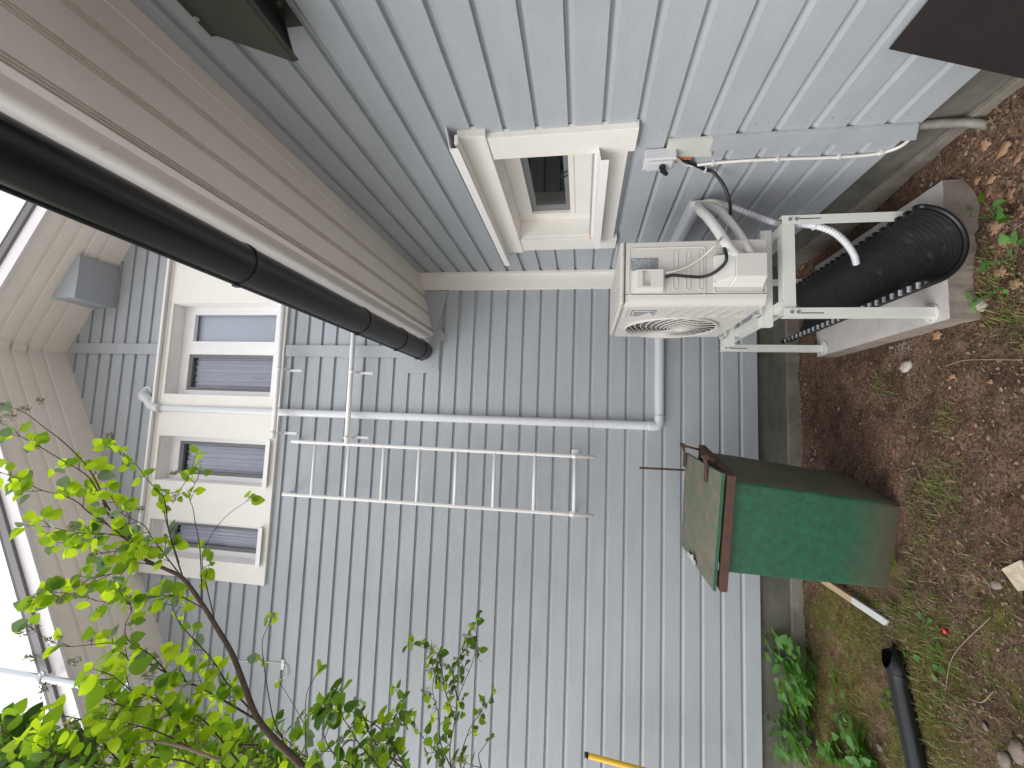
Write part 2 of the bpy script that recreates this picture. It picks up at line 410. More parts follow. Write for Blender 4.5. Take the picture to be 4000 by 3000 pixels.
# --- vertical joint strip below the ridge
mb = MB()
mb.box((AX, D - .020, BZ1 + .03), (AX + .105, D - .0005, AZ - .08))
for z in (4.2, 4.5, 4.8): mb.disc((AX + .09, D - .02, z), (0, -1, 0), .003, .0015, 6, 1)
mb.build('joint_strip', [SID, NAIL], H, .0015)
mb = MB(); mb.box((AX, D - .020, 1.42), (AX + .105, D - .0005, BZ0 - .01))
for z in (1.6, 1.85, 2.1, 2.35, 2.6): mb.disc((AX + .09, D - .02, z), (0, -1, 0), .003, .0015, 6, 1)
mb.build('joint_strip', [SID, NAIL], H, .0015)
# --- roof of the gable (soffit, barge board, flashing, roof sheet)
YO, YI = 2.90, 8.0
def slope_pt(side, s, y, h=0):    # s = distance from ridge horizontally
    return (AX + side * s, y, AZ - SL * s + h)
for side, ext in ((-1, 5.2), (1, 3.2)):
    sf = MB()
    # soffit board with a batten profile across Y
    ys = [YO]; prof = []
    edges = [(YO, 0)]
    for yc in (3.035, 3.155, 3.275, 3.40):
        edges += [(yc - .017, 0), (yc - .015, .016), (yc + .015, .016), (yc + .017, 0)]
    edges += [(D + .03, 0)]
    for (ya, ha), (yb, hb) in zip(edges, edges[1:]):
        sf.add([slope_pt(side, 0, ya, ha), slope_pt(side, ext, ya, ha), slope_pt(side, ext, yb, hb), slope_pt(side, 0, yb, hb)], [(0, 1, 2, 3)])
    sf.build('gable_soffit', SOFF, H)
    b = MB()
    for (h0, h1, y0, y1, mi) in ((-.012, .150, YO - .022, YO, 0), (.128, .200, YO - .045, YO - .0225, 1)):
        p = [slope_pt(side, 0, y0, h0), slope_pt(side, ext, y0, h0), slope_pt(side, ext, y1, h0), slope_pt(side, 0, y1, h0),
             slope_pt(side, 0, y0, h1), slope_pt(side, ext, y0, h1), slope_pt(side, ext, y1, h1), slope_pt(side, 0, y1, h1)]
        if mi == 0: b.hexa(p)
        else:
            fb = MB(); fb.hexa(p); fb.build('roof_edge_flashing', FLASH, H)
    b.build('barge_board', BARGE, H)
    r = MB()
    r.hexa([slope_pt(side, 0, YO - .045, .202), slope_pt(side, ext + .1, YO - .045, .202), slope_pt(side, ext + .1, YI, .202), slope_pt(side, 0, YI, .202),
            slope_pt(side, 0, YO - .045, .23), slope_pt(side, ext + .1, YO - .045, .23), slope_pt(side, ext + .1, YI, .23), slope_pt(side, 0, YI, .23)])
    r.build('gable_roof', ROOF, H)
mb = MB()   # ridge strips over the soffit joint
for ya, yb in ((YO, 3.02), (3.05, 3.14), (3.17, 3.262)):
    mb.prism([(AX - .035, ya, AZ - .026), (AX + .035, ya, AZ - .026), (AX + .035, ya, AZ - .012), (AX, ya, AZ - .004), (AX - .035, ya, AZ - .012)], (0, yb - ya, 0))
mb.build('ridge_strip', SOFF, H)
# --- wing eave: soffit with fine grooves, fascia, roof
sz = lambda x: 1.305 + (x - .75) * (.140 / (W - .75))
mb = MB(); pts = [(.75, sz(.75))]
for xc in (.785, .935, 1.085):
    for q in (-.012, 0, .012): pts += [(xc + q - .0035, sz(xc + q)), (xc + q - .0025, sz(xc + q) + .012), (xc + q + .0025, sz(xc + q) + .012), (xc + q + .0035, sz(xc + q))]
pts += [(1.20, sz(1.20)), (1.206, sz(1.206) - .002), (W + .03, sz(W + .03) - .004)]
for (xa, za), (xb, zb) in zip(pts, pts[1:]):
    mb.add([(xa, -1.6, za), (xb, -1.6, zb), (xb, D + .01, zb), (xa, D + .01, za)], [(0, 1, 2, 3)])
mb.build('wing_soffit', SOFF, H)
mb = MB()
mb.prism([(.738, -1.6, 1.300), (.756, -1.6, 1.292), (.756, -1.6, 1.304), (.744, -1.6, 1.312), (.712, -1.6, 1.46), (.700, -1.6, 1.46)], (0, D - .003 + 1.6, 0))
for y in (.95, 1.25, 1.72, 2.2, 2.75, 3.2): mb.disc(((.738 + .700) / 2 + .008, y, 1.35), (-1, 0, 0), .006, .006, 8)
mb.build('fascia', FASC, H)
mb = MB()
mb.hexa([(.64, -1.6, 1.462), (2.6, -1.6, 2.0), (2.6, D - .02, 2.0), (.64, D - .02, 1.462), (.64, -1.6, 1.485), (2.6, -1.6, 2.03), (2.6, D - .02, 2.03), (.64, D - .02, 1.485)])
mb.build('wing_roof', ROOF, H)
# --- metal flashing where the wing roof meets the gable wall
mb = MB()
mb.prism([(.745, D - .009, 1.24), (.745, D - .009, 1.325), (.70, D - .009, 1.47), (.64, D - .009, 1.54), (.40, D - .009, 1.54), (.40, D - .009, 1.395), (.43, D - .009, 1.24)], (0, .008, 0))
mb.prism([(.745, D - .012, 1.185), (.69, D - .012, 1.185), (.69, D - .012, 1.245), (.74, D - .012, 1.30), (.80, D - .012, 1.24)], (0, .0025, 0))
mb.prism([(1.14, D - .014, 1.18), (1.14, D - .014, 1.44), (.76, D - .014, 1.32), (.76, D - .014, 1.28)], (0, .010, 0))
mb.disc((.46, D - .01, 1.29), (0, -1, 0), .006, .002, 8, 1); mb.disc((.5, D - .01, 1.46), (0, -1, 0), .005, .002, 8, 1)
mb.build('wall_flashing', [SID, NAIL], H, .001)
# --- gutter with its bands
gt = MB(); GX, GZc, GR = .598, 1.377, .083
n = 20
def gpt(th, r, y): return (GX + r * math.cos(th), y, GZc + r * math.sin(th))
for (r0, flip) in ((GR, 0), (GR - .004, 1)):
    vs = []; 
    for y in (-1.6, D - .035):
        for i in range(n + 1): vs.append(gpt(PI + PI * i / n, r0, y))
    fs = [(i, i + 1, i + n + 2, i + n + 1) for i in range(n)]
    gt.add(vs, fs, 0, True)
gt.tube([(GX - GR, -1.6, GZc + .004), (GX - GR, D - .035, GZc + .004)], .009, 8)
gt.tube([(GX + GR, -1.6, GZc + .004), (GX + GR, D - .035, GZc + .004)], .006, 8)
gt.add([gpt(PI + PI * i / n, GR, D - .035) for i in range(n + 1)], [tuple(range(n + 1))])
gut = gt.build('gutter', GUT, H)
for y in (2.45, 3.02, 3.44, 1.5):
    bb = MB(); vs = []
    for yy in (y - .008, y + .008):
        for i in range(n + 1): vs.append(gpt(PI + PI * i / n, GR + .005, yy))
    for i in range(n): pass
    bb.add(vs, [(i, i + 1, i + n + 2, i + n + 1) for i in range(n)], 0, True)
    for e in (0, 1):
        a = [gpt(PI + PI * i / n, GR + .005, y - .008 + .016 * e) for i in range(n + 1)]; c = [gpt(PI + PI * i / n, GR, y - .008 + .016 * e) for i in range(n + 1)]
        bb.add(a + c, [(i, i + 1, i + n + 2, i + n + 1) for i in range(n)])
    bb.box((GX - GR - .012, y - .012, GZc - .008), (GX - GR + .008, y + .012, GZc + .018))
    bb.box((GX + GR - .004, y - .010, GZc + .002), (GX + GR + .008, y + .010, GZc + .010))
    bb.build('gutter_bracket', BLACKP, gut)

# --- window band of the gable
mb = MB()
YF = D - .028      # face of the cream boards
fy0, fy1 = YF, D + .018
xs = [BX0] + [v for a, b in sorted(wins) for v in (a, b)] + [BX1]
for a, b in zip(xs[0::2], xs[1::2]): mb.box((a, fy0, BZ0), (b, fy1, BZ1 - .02))
mb.box((BX0, fy0 - .004, BZ1 - .0195), (BX1, fy1, BZ1 + .012))
for a, b in wins:
    mb.box((a, fy0, BZ0), (b, fy1, RZ0)); mb.box((a, fy0, RZ1), (b, fy1, BZ1 - .02))
band = mb.build('window_surround', CREAM, H, .0015)
mb = MB(); mb.hexa([(BX0 - .01, fy0 - .045, BZ1 + .002), (BX1, fy0 - .045, BZ1 + .002), (BX1, fy0 - .0045, BZ1 + .014), (BX0 - .01, fy0 - .0045, BZ1 + .014),
                    (BX0 - .01, fy0 - .045, BZ1 + .024), (BX1, fy0 - .045, BZ1 + .024), (BX1, D - .001, BZ1 + .05), (BX0 - .01, D - .001, BZ1 + .05)])
mb.build('drip_flashing', WHITE, H)
RY = D + .10    # plane of the window frames
def window(name, a, b, panes, sky_flags):
    f = MB(); t = .05
    # reveal boards
    f.box((a - .012, fy1 - .02, RZ0 - .01), (a + .003, RY + .05, RZ1 - .003)); f.box((b - .003, fy1 - .02, RZ0 - .01), (b + .012, RY + .05, RZ1 - .003))
    f.box((a + .0031, fy1 - .02, RZ1 - .003), (b - .0031, RY + .05, RZ1 + .012))
    tt = .10
    f.box((a + .0035, RY, RZ0 + .001), (a + t, RY + .06, RZ1 - .0035)); f.box((b - t, RY, RZ0 + .001), (b - .0035, RY + .06, RZ1 - .0035))
    f.box((a + t, RY + .001, RZ1 - tt), (b - t, RY + .061, RZ1 - .0035)); f.box((a + t, RY + .001, RZ0 + .001), (b - t, RY + .061, RZ0 + t))
    xs = [p[0] for p in panes] 
    for (p0, p1), (q0, q1) in zip(panes, panes[1:]): f.box((p1 + .0, RY - .006, RZ0 + t), (q0, RY + .06, RZ1 - tt - .0005))
    fr = f.build('window', WHITE, H, .002)
    s = MB(); s.hexa([(a - .006, fy0 - .030, RZ0 - .014), (b + .006, fy0 - .030, RZ0 - .014), (b + .006, RY, RZ0 + .012), (a - .006, RY, RZ0 + .012),
                      (a - .006, fy0 - .030, RZ0 + .008), (b + .006, fy0 - .030, RZ0 + .008), (b + .006, RY, RZ0 + .03), (a - .006, RY, RZ0 + .03)])
    s.box((a - .006, fy0 - .033, RZ0 - .032), (b + .006, fy0 - .0285, RZ0 + .0085))
    s.build('sill', WHITE, fr)
    for (p0, p1), wh in zip(panes, sky_flags):
        q = MB(); z0, z1 = RZ0 + t, RZ1 - tt; g_ = .030
        yy0, yy1 = (RY - .004, RY + .04) if wh else (RY + .018, RY + .05)
        q.box((p0, yy0, z0), (p0 + g_, yy1, z1)); q.box((p1 - g_, yy0, z0), (p1, yy1, z1)); q.box((p0 + g_, yy0, z0), (p1 - g_, yy1, z0 + g_)); q.box((p0 + g_, yy0, z1 - g_), (p1 - g_, yy1, z1))
        q.build('sash', WHITE if wh else SASHG, fr, .0015)
        gq = MB(); gq.add([(p0 + g_ - .002, RY + .030, z0 + g_ - .002), (p1 - g_ + .002, RY + .030, z0 + g_ - .002), (p1 - g_ + .002, RY + .030, z1 - g_ + .002), (p0 + g_ - .002, RY + .030, z1 - g_ + .002)], [(0, 1, 2, 3)]); gq.build('pane', GLASS, fr)
        c = MB(); nn = 160; vs = []
        for i in range(nn + 1):
            x = p0 + .012 + (p1 - p0 - .024) * i / nn
            y = RY + .075 + (0 if wh else .006 * math.sin(i * .22) + .004 * math.sin(i * .51 + 1))
            vs += [(x, y, z0 - .02), (x + (.008 * math.sin(i * .12)), y, z1 - (.0 if wh else .03))]
        c.add(vs, [(2*i, 2*i+2, 2*i+3, 2*i+1) for i in range(nn)], 0, True); c.build('sky_reflection' if wh else 'curtain', SKYREF if wh else CURT, fr)
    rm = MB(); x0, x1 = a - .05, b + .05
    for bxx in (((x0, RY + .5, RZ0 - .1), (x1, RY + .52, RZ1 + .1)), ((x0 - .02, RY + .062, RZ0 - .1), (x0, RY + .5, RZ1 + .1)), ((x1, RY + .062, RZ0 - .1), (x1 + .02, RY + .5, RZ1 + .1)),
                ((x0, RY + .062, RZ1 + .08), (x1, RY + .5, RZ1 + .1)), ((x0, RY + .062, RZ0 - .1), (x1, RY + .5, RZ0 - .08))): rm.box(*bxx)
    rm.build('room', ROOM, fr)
    return fr
window('w', .155, 1.04, [(.205, .56), (.66, .99)], [0, 1])
window('w', -.66, -.245, [(-.61, -.295)], [0])
window('w', -1.345, -1.02, [(-1.295, -1.07)], [0])
# --- wing window
f = MB(); XF = W - .028
f.box((XF, 1.775, -.215), (W + .015, WY0, .445)); f.box((XF, WY1, -.21), (W + .015, 3.03, .445))
f.box((XF + .001, WY0, -.185), (W + .015, WY1, WZ0))
f.build('window_surround', CREAM, H, .002)
f = MB(); f.box((XF - .008, 1.745, .4455), (W + .015, 3.05, .575))
f.box((XF - .052, 1.72, .560), (XF - .0085, 3.10, .578)); f.build('head_board', CREAM, H, .003)
f = MB(); f.hexa([(XF - .075, 1.715, .592), (XF - .075, 3.115, .592), (W - .002, 3.115, .615), (W - .002, 1.715, .615), (XF - .075, 1.715, .596), (XF - .075, 3.115, .596), (W - .002, 3.115, .620), (W - .002, 1.715, .620)])
f.box((XF - .079, 1.715, .555), (XF - .0755, 3.115, .596)); f.build('drip_flashing', WHITE, H)
XR = W + .115
f = MB()
f.box((W - .0005, WY0 - .012, WZ0), (XR + .05, WY0 + .003, WZ1 - .003)); f.box((W - .0005, WY1 - .003, WZ0), (XR + .05, WY1 + .012, WZ1 - .003)); f.box((W - .0005, WY0 + .0031, WZ1 - .004), (XR + .05, WY1 - .0031, WZ1 + .008))
t = .062
f.box((XR, WY0 + .0035, WZ0), (XR + .05, WY0 + t, WZ1 - .0045)); f.box((XR, WY1 - .09, WZ0), (XR + .05, WY1 - .0035, WZ1 - .0045))
f.box((XR + .001, WY0 + t, .353), (XR + .051, WY1 - .09, WZ1 - .0045)); f.box((XR + .001, WY0 + t, WZ0), (XR + .051, WY1 - .09, .10))
f.box((XR - .004, WY0 + t - .02, .07), (XR, WY1 - .07, .10))
fr = f.build('window', CREAM, H, .002)
s = MB(); y0, y1, z0, z1 = WY0 + t, WY1 - .09, .10, .353; gg = .035
s.box((XR + .02, y0, z0), (XR + .045, y0 + gg, z1)); s.box((XR + .02, y1 - .07, z0), (XR + .045, y1, z1)); s.box((XR + .02, y0 + gg, z0), (XR + .045, y1 - .07, z0 + .028)); s.box((XR + .02, y0 + gg, z1 - gg), (XR + .045, y1 - .07, z1))
s.build('sash', SASHG, fr, .002)
s = MB(); s.box((XR + .03, y0 + gg - .002, z0 + .026), (XR + .034, y1 - .068, z1 - gg + .002)); s.build('pane', GLASS, fr)
s = MB(); s.tube(curve([(XR + .018, 2.32, z0 + .008), (XR + .005, 2.32, z0 + .03), (XR + .005, 2.345, z0 + .045), (XR + .005, 2.36, z0 + .03), (XR + .018, 2.36, z0 + .008)], 5), .0035, 6); s.build('latch', BLACKP, fr)
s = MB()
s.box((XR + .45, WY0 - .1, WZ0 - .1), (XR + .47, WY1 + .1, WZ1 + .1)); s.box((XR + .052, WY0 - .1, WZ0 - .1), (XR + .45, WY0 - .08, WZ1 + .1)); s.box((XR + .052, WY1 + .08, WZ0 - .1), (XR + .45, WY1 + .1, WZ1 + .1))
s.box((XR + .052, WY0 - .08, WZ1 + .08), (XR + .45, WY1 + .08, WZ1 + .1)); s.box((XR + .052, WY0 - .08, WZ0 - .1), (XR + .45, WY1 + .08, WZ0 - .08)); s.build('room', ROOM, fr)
s = MB()
ya, yb = 1.885, 2.875
s.hexa([(XF - .062, ya, -.062), (XF - .062, yb, -.062), (XR - .002, yb, -.03), (XR - .002, ya, -.03), (XF - .062, ya, -.059), (XF - .062, yb, -.059), (XR - .002, yb, -.026), (XR - .002, ya, -.026)])
s.box((XF - .065, ya, -.098), (XF - .0622, yb, -.059)); s.build('sill', WHITE, fr)
s = MB(); s.box((W - .03, WY1 - .0065, -.045), (XR - .02, WY1 - .0032, -.030)); s.build('bare_wood_edge', ORNG, fr)

# ================================================================ THINGS ON THE WALLS
# grey box under the gable soffit
mb = MB()
P0 = [(1.0, D - .001, 4.682), (1.421, D - .001, 4.682), (1.421, 3.242, 4.682), (1.008, 3.238, 4.682)]
top = [(x, y, AZ - SL * (x - AX) - .002) for x, y, z in P0]
mb.hexa([P0[3], P0[2], P0[1], P0[0], top[3], top[2], top[1], top[0]])
tag(mb.build('vent_box', BOXG, None, .003), 'plain grey painted sheet metal box fixed high under the gable soffit', 'vent box')
# olive vent hood near the camera
T = empty('vent_hood', (W, .9, 1.1), 'dark olive metal vent hood with mesh underside high on the side wall below the eave', 'vent hood')
yF = 1.185
tip = at(1154, 238, Y=yF - .02); 
yN = .35
tx, tz = tip.x, tip.z
mb = MB()
# sloped shell
mb.hexa([(W - .002, yN, 1.262), (W - .002, yF, 1.262), (tx, yF - .02, tz), (tx, yN, tz), (W - .002, yN, 1.266), (W - .002, yF, 1.266), (tx - .004, yF - .02, tz + .004), (tx - .004, yN, tz + .004)])
mb.hexa([(W - .002, yF - .022, 1.262), (W - .002, yF - .022, .99), (tx, yF - .022, tz), (tx + .001, yF - .022, tz), (W - .002, yF - .018, 1.262), (W - .002, yF - .018, .99), (tx, yF - .018, tz), (tx + .001, yF - .018, tz)])
mb.box((tx, yN, tz - .012), (tx + .003, yF - .02, tz))
mb.build('hood_shell', HOOD, T)
mb = MB(); mb.box((W - .004, yN, 1.262), (W - .001, yF, 1.285)); mb.box((W - .004, yN, .94), (W - .001, yF, 1.0)); mb.build('mounting_flange', HOOD, T)
mb = MB(); nn = 34
for i in range(nn + 1):
    s_ = i / nn; x = tx + .006 + (W - .01 - tx) * s_; z = tz + (1.0 - tz) * s_
    mb.tube([(x, yN, z), (x, yF - .024, z)], .0011, 4)
for i in range(90):
    y = yN + (yF - .024 - yN) * i / 90; mb.tube([(tx + .006, y, tz), (W - .004, y, 1.0)], .0010, 4)
mb.build('mesh_grille', BLACKP, T)
mb = MB(); mb.hexa([(tx + .01, yN, tz + .02), (W - .006, yN, 1.02), (W - .006, yF - .03, 1.02), (tx + .01, yF - .03, tz + .02), (tx + .01, yN, tz + .022), (W - .006, yN, 1.022), (W - .006, yF - .03, 1.022), (tx + .01, yF - .03, tz + .022)])
mb.build('dark_backing', DARK, T)  # near-black flat sheet just behind the mesh
for y_, z_ in ((1.105, .965), (1.115, 1.273)): MB().disc((W - .005, y_, z_), (-1, 0, 0), .009, .004, 12).build('screw', STEEL, T)

# ladder
L_ = empty('wall_ladder', (-.48, D - .12, -.12), 'narrow white painted ladder fixed upright against the gable wall', 'ladder')
YL = D - .13
def yl(px, py): return at(px, py, Y=YL)
for (pt, pb, bend) in (((1180, 1726), (2326, 1786), 0), ((1145, 1933), (2319, 2015), 1)):
    a = yl(*pt); b = yl(*pb)
    r = MB(); d = (a - b).normalized()
    pts = curve([b, (a + b) / 2, a, a + d * .05 + Vector((0, .004, 0)), a + d * .095 + Vector((0, .045, 0)), a + d * .10 + Vector((0, .115, 0))], 5)
    r.tube(pts, .0152, 12); r.build('rail', WHITE, L_)
    s = MB(); c = b + d * .16; s.tube([c - d * .022, c + d * .022], .019, 12)
    s.box((c.x + (.0 if not bend else -.01), c.y, c.z - .012), (c.x + .01 + (0 if not bend else 0), D - .001, c.z + .012))
    sgn = 1
    s.box((c.x - .022 if bend else c.x - .0, D - .006, c.z - .028), (c.x + (0 if bend else .045), D - .001, c.z + .028))
    s.disc((c.x + (.03 if not bend else -.01), D - .006, c.z), (0, -1, 0), .006, .003, 8)
    s.build('wall_clamp', WHITE, L_)
ra0, rb0 = yl(1180, 1726), yl(2326, 1786); ra1, rb1 = yl(1145, 1933), yl(2319, 2015)
def on(a, b, z): t = (z - b.z) / (a.z - b.z); return b + (a - b) * t
zr = [yl(x, 1850).z for x in (2245, 2088, 1930, 1780, 1633, 1494, 1355, 1222)]
for z in zr:
    p, q = on(ra0, rb0, z), on(ra1, rb1, z)
    r = MB(); r.tube([p, q], .0138, 10); r.build('rung', WHITE, L_)

# two horizontal tubes on stand-off brackets
def htube(pa, pb, label):
    a = at(*pa, Y=D - .14); b = at(*pb, Y=D - .14); zz = (a.z + b.z) / 2
    T = empty('horizontal_tube', (b.x, D, zz), label, 'metal tube', 'horizontal white tubes on the gable wall')
    m = MB(); m.tube([(1.08, D - .14, zz + .01), (b.x, D - .14, zz)], .021, 14); m.build('tube', WHITE, T)
    for px in (b.x + .045, b.x + .62):
        m = MB(); m.tube([(px - .013, D - .14, zz), (px + .013, D - .14, zz)], .0265, 14)
        m.box((px - .010, D - .115, zz - .006), (px + .010, D - .004, zz + .006))
        m.box((px - .012, D - .005, zz - .13), (px + .012, D - .0005, zz + .01))
        m.box((px - .012, D - .14, zz - .035), (px + .012, D - .134, zz - .018))
        for q in (.11, .03): m.disc((px, D - .005, zz - q), (0, -1, 0), .005, .004, 8)
        m.build('bracket', WHITE, T)
    return T
htube((1100, 1300), (1068, 1712), 'upper white horizontal tube on brackets just below the window band')
htube((1390, 1330), (1345, 1730), 'lower white horizontal tube on brackets crossing the downpipe beside the ladder')

# duct cover: along the wing wall, round the corner, up the gable wall
T = empty('pipe_duct', (.02, D, -.6), 'white plastic duct cover running along both walls and up between the windows', 'duct')
mb = MB()
def halfduct(mb, p0, p1, outv, upv, w_, h_, n=8):
    p0, p1, outv, upv = Vector(p0), Vector(p1), Vector(outv), Vector(upv)
    sec = [(-w_, 0)] + [(-w_ * math.cos(PI * i / n) , h_ * (.35 + .65 * math.sin(PI * i / n) ** .6)) for i in range(n + 1)] + [(w_, 0)]
    k = len(sec); vs = [p0 + upv * a + outv * b for a, b in sec] + [p1 + upv * a + outv * b for a, b in sec]
    mb.add(vs, [(i, i + 1, i + 1 + k, i + k) for i in range(k - 1)], 0, True); mb.add([vs[i] for i in range(k)], [tuple(range(k))]); mb.add([vs[k + i] for i in range(k)], [tuple(range(k))])
zD = -.612
halfduct(mb, (W - .0, 2.46, zD), (W - .0, D - .03, zD), (-1, 0, 0), (0, 0, 1), .036, .062)
mb.build('wing_run', DUCT, T)
mb = MB(); halfduct(mb, (W, D, zD), (.06, D, zD), (0, -1, 0), (0, 0, 1), .036, .06); mb.build('gable_run', DUCT, T)
XD = .019
mb = MB(); halfduct(mb, (XD, D, zD + .06), (XD, D, -.10), (0, -1, 0), (1, 0, 0), .036, .06); halfduct(mb, (XD, D, -.098), (XD - .004, D, 4.00), (0, -1, 0), (1, 0, 0), .034, .058); mb.build('riser', DPIPE, T)
mb = MB(); pts = curve([(XD + .085, D - .024, zD), (XD + .045, D - .024, zD), (XD + .008, D - .024, zD + .012), (XD, D - .024, zD + .045), (XD, D - .024, zD + .085)], 5)
mb.tube(pts, .0405, 14); mb.build('elbow', DUCT, T)
mb = MB(); e0 = Vector((XD - .004, D - .05, 3.98))
pts = curve([e0, e0 + Vector((0, 0, .045)), e0 + Vector((.03, 0, .095)), e0 + Vector((.075, -.004, .135)), e0 + Vector((.105, .0, .185)), e0 + Vector((.13, .025, .215)), e0 + Vector((.15, .05, .215))], 5)
mb.tube(pts, [.040 if i < 8 else (.043 if i % 9 else .047) for i in range(len(pts))], 14)
mb.tube([e0 + Vector((.0, 0, -.01)), e0 + Vector((0, 0, .01))], .044, 14); mb.disc((e0.x + .15, D - .001, e0.z + .215), (0, -1, 0), .058, .006, 18)
mb.build('top_bend', DPIPE, T)

# rotary isolator switch
T = empty('isolator_switch', (W, 2.02, -.32), 'small light grey switch box with black rotary knob beside the low window', 'switch box')
mb = MB(); Z0, Z1, Y0, Y1 = -.405, -.262, 1.955, 2.045
mb.box((W - .058, Y0, Z0), (W - .001, Y1, Z1)); mb.build('switch_case', SW, T, .008, seg=3)
mb = MB(); mb.box((W - .072, Y0 + .006, Z0 + .015), (W - .0585, Y1 - .02, Z1 - .015)); mb.build('switch_cover', SW, T, .004)
mb = MB(); c = Vector((W - .072, 1.983, -.345)); mb.disc(c, (-1, 0, 0), .015, .016, 16); 
mb.prism([c + Vector((-.014, -.008, .010)), c + Vector((-.014, .010, .010)), c + Vector((-.014, .046, -.022)), c + Vector((-.014, .034, -.034)), c + Vector((-.014, -.004, -.012))], (-.014, 0, 0)); mb.build('knob', BLACKP, T, .003)
for y, z in ((Y1 - .01, Z0 + .014), (Y1 - .01, Z1 - .014)): MB().disc((W - .0585, y, z), (-1, 0, 0), .003, .002, 8).build('screw', NAIL, T)

# patch board over a cut in the siding, bare edge, vertical strip below
T = empty('patch_board', (W, 1.97, -.45), 'bare cream patch board with raw orange wood edge under the switch box', 'board')
mb = MB(); a, b, c, d = at(2612, 550, X=W - .012), at(2785, 540, X=W - .012), at(2778, 612, X=W - .012), at(2596, 614, X=W - .012)
mb.prism([a, b, c, d], (.011, 0, 0)); mb.build('board', mat('primed_board', (.52, .53, .48), .6, var=.05), T)
mb = MB(); a, b, c, d = at(2596, 615, X=W - .014), at(2702, 614, X=W - .014), at(2700, 624, X=W - .014), at(2612, 626, X=W - .014); mb.prism([a, b, c, d], (.009, 0, 0)); mb.build('raw_edge', ORNG, T)
mb = MB(); a, b, c, d = at(2788, 540, X=W - .016), at(3590, 489, X=W - .016), at(3578, 548, X=W - .016), at(2770, 592, X=W - .016)
mb.prism([a, b, c, d], (.0155, 0, 0)); tag(mb.build('cover_strip', SIDY, None, .001), 'grey painted vertical strip running down from the cream patch board', 'board strip')

# drain pipe at the foundation, below the strip
mb = MB(); mb.tube(curve([at(3560, 492, X=W + .02), at(3650, 484, X=W + .012), at(3740, 480, X=W + .0), at(3810, 482, X=W - .02), at(3860, 490, X=W - .035), at(3914, 504, X=W - .055)], 6), .018, 12)
tag(mb.build('drain_pipe', mat('grey_conduit', (.20, .19, .17), .6, var=.3, vscale=20)), 'dirty grey conduit pipe curving from the foundation wall into the soil', 'pipe')

# ================================================================ HEAT PUMP
A0x, A1x, A0y, A1y, Az0, Az1 = .588, .912, 2.13, 2.885, -.848, -.1735
AC = empty('heat_pump', (.75, 2.5, Az0), 'cream white outdoor heat pump unit with round fan grille on a metal stand', 'heat pump')
mb = MB()
fc = Vector((A0x, 2.61, -.50)); FRr = .244
def ring(r, x, n=48): return [(x, fc.y + r * math.cos(2 * PI * i / n), fc.z + r * math.sin(2 * PI * i / n)) for i in range(n)]
# casing: near side, back, bottom, far side
mb.box((A0x + .05, A0y, Az0), (A1x, A0y + .02, Az1 - .022)); mb.box((A1x - .02, A0y + .0205, Az0), (A1x, A1y, Az1 - .022)); mb.box((A0x + .02, A1y - .02, Az0), (A1x - .0205, A1y, Az1 - .022)); mb.box((A0x + .02, A0y + .0205, Az0), (A1x - .0205, A1y - .0205, Az0 + .02))
mb.build('side_casing', ACM, AC, .006, seg=3)
mb = MB(); zsm = Az1 - .0225
mb.box((A0x + .010, A0y - .0012, zsm - .0035), (A1x + .0005, A0y - .0002, zsm)); mb.build('seam', SEAM, AC)
mb = MB(); mb.box((A0x + .0572, A0y - .0010, Az0 + .004), (A0x + .0606, A0y - .0002, zsm - .003)); mb.build('seam', SEAM, AC)
mb = MB(); mb.box((A0x + .0045, A0y + .045, zsm - .0016), (A0x + .0058, A1y, zsm)); mb.build('seam', SEAM, AC)
# embossed lines on the side panel
mb = MB()
def emb(x0, z0, x1, z1, r=.014, w_=.0035, h=.0022):
    pts = []
    for cx, cz, a0 in ((x1 - r, z1 - r, 0), (x0 + r, z1 - r, 90), (x0 + r, z0 + r, 180), (x1 - r, z0 + r, 270)):
        for k in range(5): th = math.radians(a0 + 22.5 * k); pts.append((cx + r * math.cos(th), A0y - .0005, cz + r * math.sin(th)))
    pts.append(pts[0]); mb.tube(pts, w_, 6, 0, False)
sX = lambda py, Y=A0y: at(2700, py, Y=Y).x
sZ = lambda px, Y=A0y: at(px, 1060, Y=Y).z
emb(sX(1152), sZ(2755), sX(965), sZ(2458), .014)
emb(sX(1145), sZ(2980), sX(1120), sZ(2790), .008)
for px in (2638, 2687, 2737): emb(sX(1132), sZ(px + 9), sX(980), sZ(px - 9), .010, .003)
emb(sX(995), sZ(2985), sX(975), sZ(2795), .008, .003)
mb.build('embossing', ACM, AC)
mb = MB(); mb.box((A0x + .012, A0y - .004, Az1 - .022), (A1x + .004, A1y + .004, Az1))
mb.build('top_cover', ACM, AC, .010, seg=4)
for i in range(3):
    pass
m2 = MB()
for i in range(5): m2.box((A0x + .05 + i * .05, A0y + .06, Az1 + .0003), (A0x + .062 + i * .05, A1y - .06, Az1 + .004))
m2.build('top_ribs', ACM, AC, .002)
# front panel with round opening: near corner wraps on to the side
mb = MB(); xf = A0x + .006; n = 48; inner = ring(FRr + .012, xf, n); fz0, fz1, fy0_, fy1_ = Az0 + .006, Az1 - .023, A0y + .045, A1y
outer = []
for i in range(n):
    th = 2 * PI * i / n; c_, s_ = math.cos(th), math.sin(th)
    ty = ((fy1_ - fc.y) / c_) if c_ > 1e-6 else ((fy0_ - fc.y) / c_ if c_ < -1e-6 else 1e9); tz_ = ((fz1 - fc.z) / s_) if s_ > 1e-6 else ((fz0 - fc.z) / s_ if s_ < -1e-6 else 1e9)
    t_ = min(ty, tz_); outer.append((xf, fc.y + c_ * t_, fc.z + s_ * t_))
mb.add(inner + outer, [(i, (i + 1) % n, (i + 1) % n + n, i + n) for i in range(n)])
